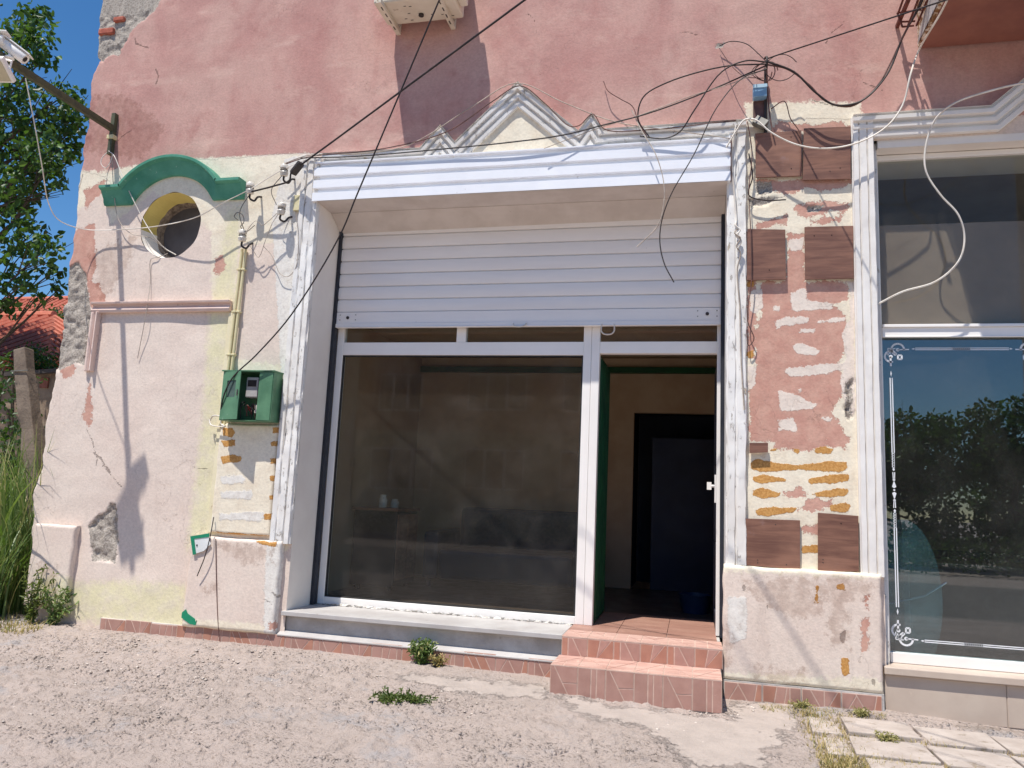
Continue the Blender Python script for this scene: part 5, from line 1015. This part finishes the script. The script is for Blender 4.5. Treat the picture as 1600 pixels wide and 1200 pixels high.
# ------------------------------------------------------------------ left side: post, grass, houses
ps_ = thing('concrete_post', (-5.98, .45, 0), 'weathered leaning concrete fence post in the grass by the building corner', 'post')
m_ = MB(); q0 = P(66, 980, .45); q1 = P(62, 800, .45); q2 = P(36, 545, .45); ax = (q2-q1)/np.linalg.norm(q2-q1); bot = q1-ax*(q1[2]+.1)/ax[2]
vv = []; NS = 14
for i in range(NS):
    c = bot+(q2-bot)*i/(NS-1); w = .085-.012*i/NS
    for sx, sy in ((-1, -1), (1, -1), (1, 1), (-1, 1)): j = (hsh(np.array([i]), np.array([sx*3+sy]), 3)[0]-.5)*.02; vv.append(c+np.array([sx*(w+j), sy*(.06+j), (j*2 if i == NS-1 else 0)]))
m_.add(vv, [(i*4+k, i*4+(k+1) % 4, (i+1)*4+(k+1) % 4, (i+1)*4+k) for i in range(NS-1) for k in range(4)]+[(0, 1, 2, 3), tuple((NS-1)*4+k for k in range(4))])
m_.build('shaft', MAT('weathered_concrete', lin(140, 124, 108), lin(112, 98, 86), .95, 7, bump=.6, bscale=40, dirt=lin(86, 78, 70), dscale=8, dthr=.58), ps_, bevel=.01)
m_ = MB(); m_.tube([q2-ax*.25+np.array([-.1, -.07, 0]), q2-ax*.25+np.array([.1, -.07, .01])], .006, 6); m_.build('wire_tie', STEEL, ps_)
def blades(name, base_pts, hrange, wid, mat, rng, label, cat, lean=.5, kind=None, parent=None, seg=5, group=None, obase=None):
    n = len(base_pts); H = rng.uniform(*hrange, n); az = rng.uniform(0, 2*math.pi, n); ln = rng.uniform(.1, lean, n)*H; Vs = []
    d = np.stack([np.cos(az), np.sin(az), 0*az], 1); s = np.stack([-np.sin(az), np.cos(az), 0*az], 1)
    for k in range(seg+1):
        t = k/seg; c = base_pts+np.array([0, 0, 1])*(H*(t-.22*t**3*np.minimum(ln/H*2, 1)))[:, None]+d*(ln*t**2.2)[:, None]; w = wid*(1-t**1.6)*rng.uniform(.8, 1.2, n)
        Vs += [c-s*w[:, None]/2, c+s*w[:, None]/2]
    V = np.stack(Vs, 1).reshape(-1, 3); m = 2*(seg+1); b = np.arange(n)*m
    q = np.concatenate([np.stack([b+2*k, b+2*k+1, b+2*k+3, b+2*k+2], 1) for k in range(seg)])
    off = np.array(obase if obase is not None else base_pts.mean(0)); me = arr_mesh(name, V-off, q, mat, smooth=True); o = bpy.data.objects.new(name, me); COL.objects.link(o)
    if parent: o.parent = parent
    else: o.location = off
    BASE[o.name] = off; tag(o, label, cat, group, kind); return o
rg_ = np.random.default_rng(11)
def gpts(n, fn):
    out = []
    while len(out) < n:
        x, y = fn(); out.append((x, y, float(GZ(x, y))-.02))
    return np.array(out)
gp = gpts(3800, lambda: (rg_.uniform(-9.5, -5.72), rg_.uniform(-.25, 2.6)))
blades('tall_grass', gp, (.45, 1.35), .016, GRASS, rg_, 'tall wild green grass overgrowing the plot left of the building', 'grass', .6, 'stuff')
gp = gpts(900, lambda: (rg_.uniform(-6.9, -5.74), rg_.uniform(.1, 1.3)))
blades('tall_grass', gp, (1.1, 2.0), .017, GRASS, rg_, 'tallest grass stalks standing around the leaning concrete post', 'grass', .45, 'stuff')
gp = gpts(1500, lambda: (-5.85+abs(rg_.normal())*-.45, -.28+rg_.normal()*.12))
blades('tall_grass', gp, (.25, 1.0), .010, GRASS, rg_, 'dense green grass clump at the foot of the building corner', 'grass', .6, 'stuff')
gp = gpts(900, lambda: (rg_.uniform(-6.6, -5.2), -.35+rg_.normal()*.12))
blades('dry_grass', gp, (.03, .12), .009, DRY, rg_, 'dry straw litter along the edge of the green grass', 'grass', .9, 'stuff')
for (u, v, h, lab) in ((30, 950, 1.9, 'broad-leaved reed with long arching blades by the concrete post'), (6, 960, 1.55, 'broad-leaved reed at the left edge of the photo')):
    q = PGR(u, v); b_ = np.array([[min(q[0], -5.75), .0, .03]]*14)+rg_.normal(size=(14, 3))*[.03, .03, 0]
    o = thing('reed', b_[0], lab, 'reed'); blades('blade', b_, (h*.5, h), .04, leafmat('reed_leaf', lin(92, 120, 52), lin(134, 150, 78)), rg_, None, None, .75, None, o, 8, None, BASE[o.name])
# leafy weed at the foot of the wall
def weed(name, c, h, r, n, lab, mat=GRASS, size=.045, seed=1, grp=None):
    rng = np.random.default_rng(seed); o = thing(name, c, lab, 'weed', grp); c = np.array(c, float); m_ = MB(); Cs = []
    for k in range(n):
        a = rng.uniform(0, 6.28); rr_ = r*rng.uniform(.2, 1); hh = h*rng.uniform(.5, 1); tip = c+np.array([rr_*math.cos(a), rr_*.6*math.sin(a), hh]); mid = c+np.array([rr_*.4*math.cos(a), rr_*.25*math.sin(a), hh*.55])
        m_.tube(catmull([c-[0, 0, .02], mid, tip], 3), .0025, 4)
        for t in np.linspace(.15, 1, 9): Cs.append((1-t)**2*c+2*t*(1-t)*mid+t*t*tip+rng.normal(size=3)*.008)
    m_.build('stems', mat, o); V, q = leaves(np.array(Cs*2), size, rng, .35, -.2); me = arr_mesh('leaves', V-c, q, mat, smooth=False); l = bpy.data.objects.new('leaves', me); COL.objects.link(l); l.parent = o; return o
q = PGR(128, 968); weed('weed_plant', (q[0], -.1, .02), .33, .22, 18, 'tufty green weed growing at the foot of the wall beside the left pedestal', seed=3)
q = PGR(108, 965); weed('weed_plant', (q[0]-.05, -.13, .02), .5, .18, 14, 'taller thin weed between the grass and the tufty weed', mat=leafmat('olive_weed', lin(120, 124, 62), lin(92, 110, 52)), seed=4)
q = PGR(660, 1036); weed('weed_tuft', (q[0], q[1]-.03, float(GZ(q[0], q[1]))), .17, .12, 34, 'bright green tuft growing out of the tile plinth joint', size=.035, seed=5)
q = PGR(688, 1040); weed('weed_tuft', (q[0], q[1]-.03, float(GZ(q[0], q[1]))), .09, .1, 14, 'withered brown tuft next to the bright green one', mat=DRY, size=.03, seed=6)
q = PGR(628, 1096); weed('weed_tuft', (q[0], q[1], float(GZ(q[0], q[1]))-.01), .05, .24, 46, 'flat spreading green weed in the cracked concrete', mat=leafmat('creeping_weed', lin(70, 92, 42), lin(110, 118, 62)), size=.03, seed=7)
# gravel and litter
def stones(name, n, fn, smin, smax, mat, lab, kind='stuff'):
    rng = np.random.default_rng(2); pts = gpts(n, fn); base = np.array([[0, 0, 1], [.9, 0, .1], [.3, .85, 0], [-.75, .5, .1], [-.7, -.55, 0], [.3, -.9, .1], [0, 0, -.6]]); fc = np.array([[0, 1, 2], [0, 2, 3], [0, 3, 4], [0, 4, 5], [0, 5, 1], [6, 2, 1], [6, 3, 2], [6, 4, 3], [6, 5, 4], [6, 1, 5]])
    s = (smin+(smax-smin)*rng.random(n)**4)[:, None, None]; a = rng.uniform(0, 6.28, n); R = np.stack([np.stack([np.cos(a), -np.sin(a), 0*a], 1), np.stack([np.sin(a), np.cos(a), 0*a], 1), np.stack([0*a, 0*a, .34+0*a], 1)], 1)
    V = np.einsum('nij,nkj->nki', R, base[None]*rng.uniform(.7, 1.25, (n, 7, 3))*s)+pts[:, None]+np.array([0, 0, .012])
    q = (fc[None]+np.arange(n)[:, None, None]*7).reshape(-1, 3); me = arr_mesh(name, V.reshape(-1, 3), q, mat, smooth=False)
    return fin(name, me, None, np.zeros(3), label=lab, cat='gravel', kind=kind)
STONE = MAT('pebble', lin(208, 196, 184), lin(184, 170, 158), .9, 30, island=.2)
stones('gravel', 9000, lambda: (rg_.uniform(-6.2, .4), -.12-abs(rg_.normal())*1.1), .002, .018, STONE, 'loose grit and small pebbles scattered over the broken concrete')
# ------------------------------------------------------------------ paving slabs bottom right
pv = bpy.data.objects.new('paving', None); COL.objects.link(pv); pv.location = (1.5, -.7, 0); BASE['paving'] = np.array([1.5, -.7, 0]); pv['kind'] = 'structure'
prng = random.Random(9)
for r in range(5):
    for c in range(9):
        x0 = .905+c*.435-(.02 if r % 2 else .0); y1 = -.295-r*.375; w, d = .405, .345
        if r == 0 and c == 0: pass
        j = lambda: prng.uniform(-.012, .012)
        poly = [(x0+j(), y1-d+j()), (x0+w+j(), y1-d+j()), (x0+w+j(), y1+j()), (x0+j(), y1+j())]
        zt = float(GZ(x0+w/2, y1-d/2))+.012+prng.uniform(-.004, .004); m_ = MB(); m_.slab(poly, zt-.06, zt); m_.build('slab', SLAB, pv, bevel=.006)
for (x0, x1, y0, y1) in ((.70, .87, -.66, -.32), (.73, .87, -1.03, -.72)):
    zt = float(GZ(x0, y0))+.008; m_ = MB(); m_.slab([(x0, y0), (x1, y0), (x1-.01, y1), (x0+.02, y1)], zt-.05, zt); m_.build('slab', SLAB, pv, bevel=.006)
def joint():
    k = rg_.random()
    if k < .3: return (rg_.uniform(.62, 2.6), -.655-.375*rg_.integers(0, 3)+rg_.normal()*.022)
    if k < .62: return (.80+rg_.normal()*.09, rg_.uniform(-1.5, -.16))
    if k < .85: return (.66+abs(rg_.normal())*.3, -1.12+rg_.normal()*.1)
    return (rg_.uniform(.45, 1.2), -.2+rg_.normal()*.04)
gp = gpts(5200, joint); blades('dry_grass', gp, (.012, .06), .005, DRY, rg_, 'short dry straw-coloured grass in the paving joints', 'grass', 1.2, 'stuff', seg=3)
for (u, v, s_, lab) in ((1382, 1157, .1, 'small green tuft in the joint between paving slabs'), (1250, 1105, .12, 'scrubby weed at the foot of the right pedestal'), (1345, 1118, .1, 'low green weed between the right plinth and the paving')):
    q = PGR(u, v); weed('weed_tuft', (q[0], q[1], float(GZ(q[0], q[1]))), .035, s_*.8, 14, lab, mat=leafmat('straw_weed', lin(150, 148, 88), lin(196, 182, 128)), size=.02, seed=int(u))
# ------------------------------------------------------------------ houses behind on the left
ROOF = MAT('red_clay_tiles', lin(204, 124, 100), lin(184, 104, 84), .85, 12, dirt=lin(216, 156, 130), dscale=18, dthr=.6)
BRICK = MAT('old_brick_wall', lin(150, 96, 80), lin(124, 78, 66), .9, 10, bump=.3)
def house(name, x0, x1, y0, y1, ze, zr, wallm, label, rows=16):
    o = thing(name, ((x0+x1)/2, (y0+y1)/2, 0), label, 'house'); m_ = MB(); m_.box(x0, x1, y0, y1, -.1, ze); m_.build('wall', wallm, o)
    ov = .4; X0, X1, Y0, Y1 = x0-ov, x1+ov, y0-ov, y1+ov; hy = (Y1-Y0)/2; r0, r1 = X0+hy, X1-hy
    m_ = MB(); e = [(X0, Y0, ze), (X1, Y0, ze), (X1, Y1, ze), (X0, Y1, ze), (r0, Y0+hy, zr), (r1, Y0+hy, zr)]
    m_.add(e, [(0, 1, 5, 4), (2, 3, 4, 5), (1, 2, 5), (3, 0, 4), (3, 2, 1, 0)]); rf = m_.build('roof', ROOF, o)
    m_ = MB()
    for k in range(int((X1-X0)/.3)):          # ribs of the tile courses on the front slope
        x = X0+.15+k*.3; t = 1 if r0 <= x <= r1 else max(0, min((x-X0)/hy, (X1-x)/hy))
        if t > .05: m_.tube([(x, Y0, ze+.03), (x, Y0+hy*t, ze+(zr-ze)*t+.03)], .055, 5)
    for k in range(int((Y1-Y0)/.3)):
        y = Y0+.15+k*.3; t = 1-abs(y-(Y0+hy))/hy
        if t > .05: m_.tube([(X1, y, ze+.03), (X1-hy*t, y, ze+(zr-ze)*t+.03)], .055, 5)
    m_.build('tile_ribs', ROOF, rf, kind='stuff')
    m_ = MB(); m_.tube([(r0, Y0+hy, zr+.03), (r1, Y0+hy, zr+.03)], .11, 8); m_.build('ridge_cap', ROOF, rf)
    for k in range(3):
        xx = x0+.8+k*(x1-x0-2.4)/2; m_ = MB(); m_.box(xx, xx+.9, y0-.03, y0-.002, 1.2, 2.4); wf = m_.build('window', PVC, o); m_ = MB(); m_.box(xx+.08, xx+.82, y0-.04, y0-.031, 1.28, 2.32); m_.build('pane', GLASS, wf)
    return o
house('red_roofed_house', -19.0, -12.1, 6.4, 11.5, 3.45, 5.0, BRICK, 'low brick house with a striped red tile roof behind the concrete post')
house('red_roofed_house', -30, -17.5, 15.0, 22, 5.4, 8.1, REVEAL, 'farther house with a red tile roof half hidden by the tree')
sh = thing('garden_shed', (-10.6, 5.0, 0), 'small rough shed with a dark sloping ledge in front of the brick house', 'shed')
q0 = P(44, 622, 4.5); q1 = P(90, 575, 4.5)
m_ = MB(); m_.box(-11.6, -8.6, 4.5, 6.0, 0, q1[2]-.05); m_.build('wall', MAT('patched_render', lin(150, 132, 112), lin(120, 100, 84), .95, 6, bump=.5, bscale=20, dirt=lin(190, 150, 120), dscale=4, dthr=.6), sh)
m_ = MB(); m_.add([(-11.9, 4.35, q0[2]+.32), (-8.4, 4.35, q1[2]+.08), (-8.4, 6.2, q1[2]+.2), (-11.9, 6.2, q0[2]+.5), (-11.9, 4.35, q0[2]+.26), (-8.4, 4.35, q1[2]+.02), (-8.4, 6.2, q1[2]+.14), (-11.9, 6.2, q0[2]+.44)], [(0, 1, 2, 3), (7, 6, 5, 4), (0, 4, 5, 1), (1, 5, 6, 2), (2, 6, 7, 3), (3, 7, 4, 0)]); m_.build('roof', MAT('dark_sheet', lin(84, 76, 72), lin(66, 60, 58), .8, 6), sh)
m_ = MB(); qa, qb = P(64, 590, 4.48), P(74, 606, 4.48); m_.box(qa[0], qb[0], 4.47, 4.499, qb[2], qa[2]); m_.build('brick_patch', BRICK, sh)
m_ = MB(); m_.box(-9.9, -9.2, 4.46, 4.498, .05, 1.9); m_.build('door', BLKI, sh)
rg_ = np.random.default_rng(21)
def bush(px, lab, mat=LEAFD, per=260, size=.07, seed=1, grp=None):
    rng = np.random.default_rng(seed); cs = [(P(u, v, y), r) for u, v, y, r in px]; b = np.mean([c for c, r in cs], 0); b[2] = 0
    o = thing('bush', b, lab, 'bush', grp); m_ = MB()
    for c, r in cs: m_.tube(catmull([b, (b+c)/2+rng.normal(size=3)*.1, c], 4), .02, 5)
    m_.build('stems', BARK, o); crown('foliage', cs, per, size, mat, o, rng)
bush([(50, 560, 5.6, .4), (66, 565, 5.6, .35), (40, 572, 5.6, .4), (58, 580, 5.6, .4), (76, 568, 5.6, .25)], 'bright green bush in front of the red roofed house', LEAF, 300, .07, 4)
bush([(70, 512, 12.6, .8), (86, 520, 12.6, .9), (60, 530, 12.6, .8), (92, 540, 12.6, .9), (76, 540, 12.6, .8), (95, 505, 12.6, .5)], 'dark green shrub between the two red roofs', LEAFD, 200, .12, 5)
bush([(12, 640, 1.8, .3), (20, 600, 2.0, .3), (8, 700, 1.6, .35), (30, 700, 1.6, .3), (16, 760, 1.5, .35), (42, 660, 1.6, .22), (46, 740, 1.5, .25), (4, 580, 2.2, .3)], 'shady green bush behind the concrete post', LEAFD, 330, .06, 6)
# ------------------------------------------------------------------ across the street (seen mirrored in the glass)
ob = thing('street_house', (-7, -22, -.24), 'two-storey red-brown house across the street, mirrored in the shop window', 'house')
OW = MAT('redbrown_render', lin(196, 146, 124), lin(178, 130, 112), .9, 2); OW2 = MAT('olive_render', lin(192, 186, 156), lin(178, 172, 144), .9, 2)
def mir(u, v): q = P(u, v, 21.); return q[0], q[2]
m_ = MB(); m_.box(-17, .2, -26, -20.4, -.4, 3.6); m_.build('ground_floor_wall', OW2, ob); m_ = MB(); m_.box(-17, .2, -26, -20.4, 3.605, 7.2); m_.build('upper_floor_wall', OW, ob)
for (u0, u1, v0, v1) in ((570, 672, 700, 762), (720, 817, 702, 763), (585, 657, 582, 640), (726, 822, 582, 639), (876, 960, 584, 642), (870, 960, 706, 766), (455, 530, 700, 760)):
    xa, zb_ = mir(u0, v1); xb, zt_ = mir(u1, v0); m_ = MB(); m_.box(xa, xb, -20.4, -20.36, zb_, zt_); wf = m_.build('window', REVEAL, ob); n_ = 3; w = (xb-xa)/n_
    for k in range(n_): m_ = MB(); m_.box(xa+k*w+.06, xa+(k+1)*w-.06, -20.359, -20.34, zb_+.07, zt_-.07); m_.build('pane', MAT('house_pane', lin(70, 74, 80), lin(50, 54, 60), .2, 2) if False else GREYD, wf)
m_ = MB(); m_.add([(-17.5, -20, 7.2), (.7, -20, 7.2), (.7, -26.4, 7.2), (-17.5, -26.4, 7.2), (-14.5, -23.2, 9.4), (-2.5, -23.2, 9.4)], [(0, 1, 5, 4), (2, 3, 4, 5), (1, 2, 5), (3, 0, 4), (3, 2, 1, 0)]); m_.build('roof', ROOF, ob)
rg_ = np.random.default_rng(31)
for i, (x, h, lab) in enumerate(((6.2, 4.6, 'low spreading tree across the street, mirrored at the left of the tinted pane'), (9.6, 5.4, 'rounded tree across the street, mirrored mid pane'), (13.0, 5.0, 'dark tree across the street, mirrored at the right edge'), (2.9, 4.0, 'small tree beside the street house'))):
    cs = [(np.array([x+rg_.normal()*1.1, -20.5+rg_.normal()*.8, -.2+h*(.1+.82*rg_.random())]), rg_.uniform(.6, .95)) for k in range(20)]
    tree('street_tree', (x, -20.5, -.26), (x, -20.5, h*.85), cs, 260, .16, LEAF, lab, .14, 40+i, 'trees across the street')
hd = [(np.array([x, -17.5+rg_.normal()*.2, .35]), .62) for x in np.arange(-18, 22, .6)]
hg = thing('hedge', (2, -17.5, -.24), 'long low hedge along the far side of the street', 'hedge'); crown('foliage', hd, 90, .12, LEAFD, hg, rg_)
up = thing('utility_pole', (6.0, -9.6, -.24), 'concrete utility pole across the road that carries the service cables', 'pole')
m_ = MB(); m_.tube([(6, -9.6, -.4), (6, -9.6, 8.6)], [.17, .10], 12); m_.build('shaft', CONC, up, smooth=60)
m_ = MB(); m_.box(5.3, 6.7, -9.66, -9.54, 8.2, 8.32); m_.build('cross_arm', STEEL, up)
for x in (5.4, 5.8, 6.2, 6.6): m_ = MB(); m_.lathe([(.03, 0), (.05, .04), (.04, .1), (.0, .12)], (x, -9.6, 8.32), (0, 0, 1), 12); m_.build('insulator', PORC, up)
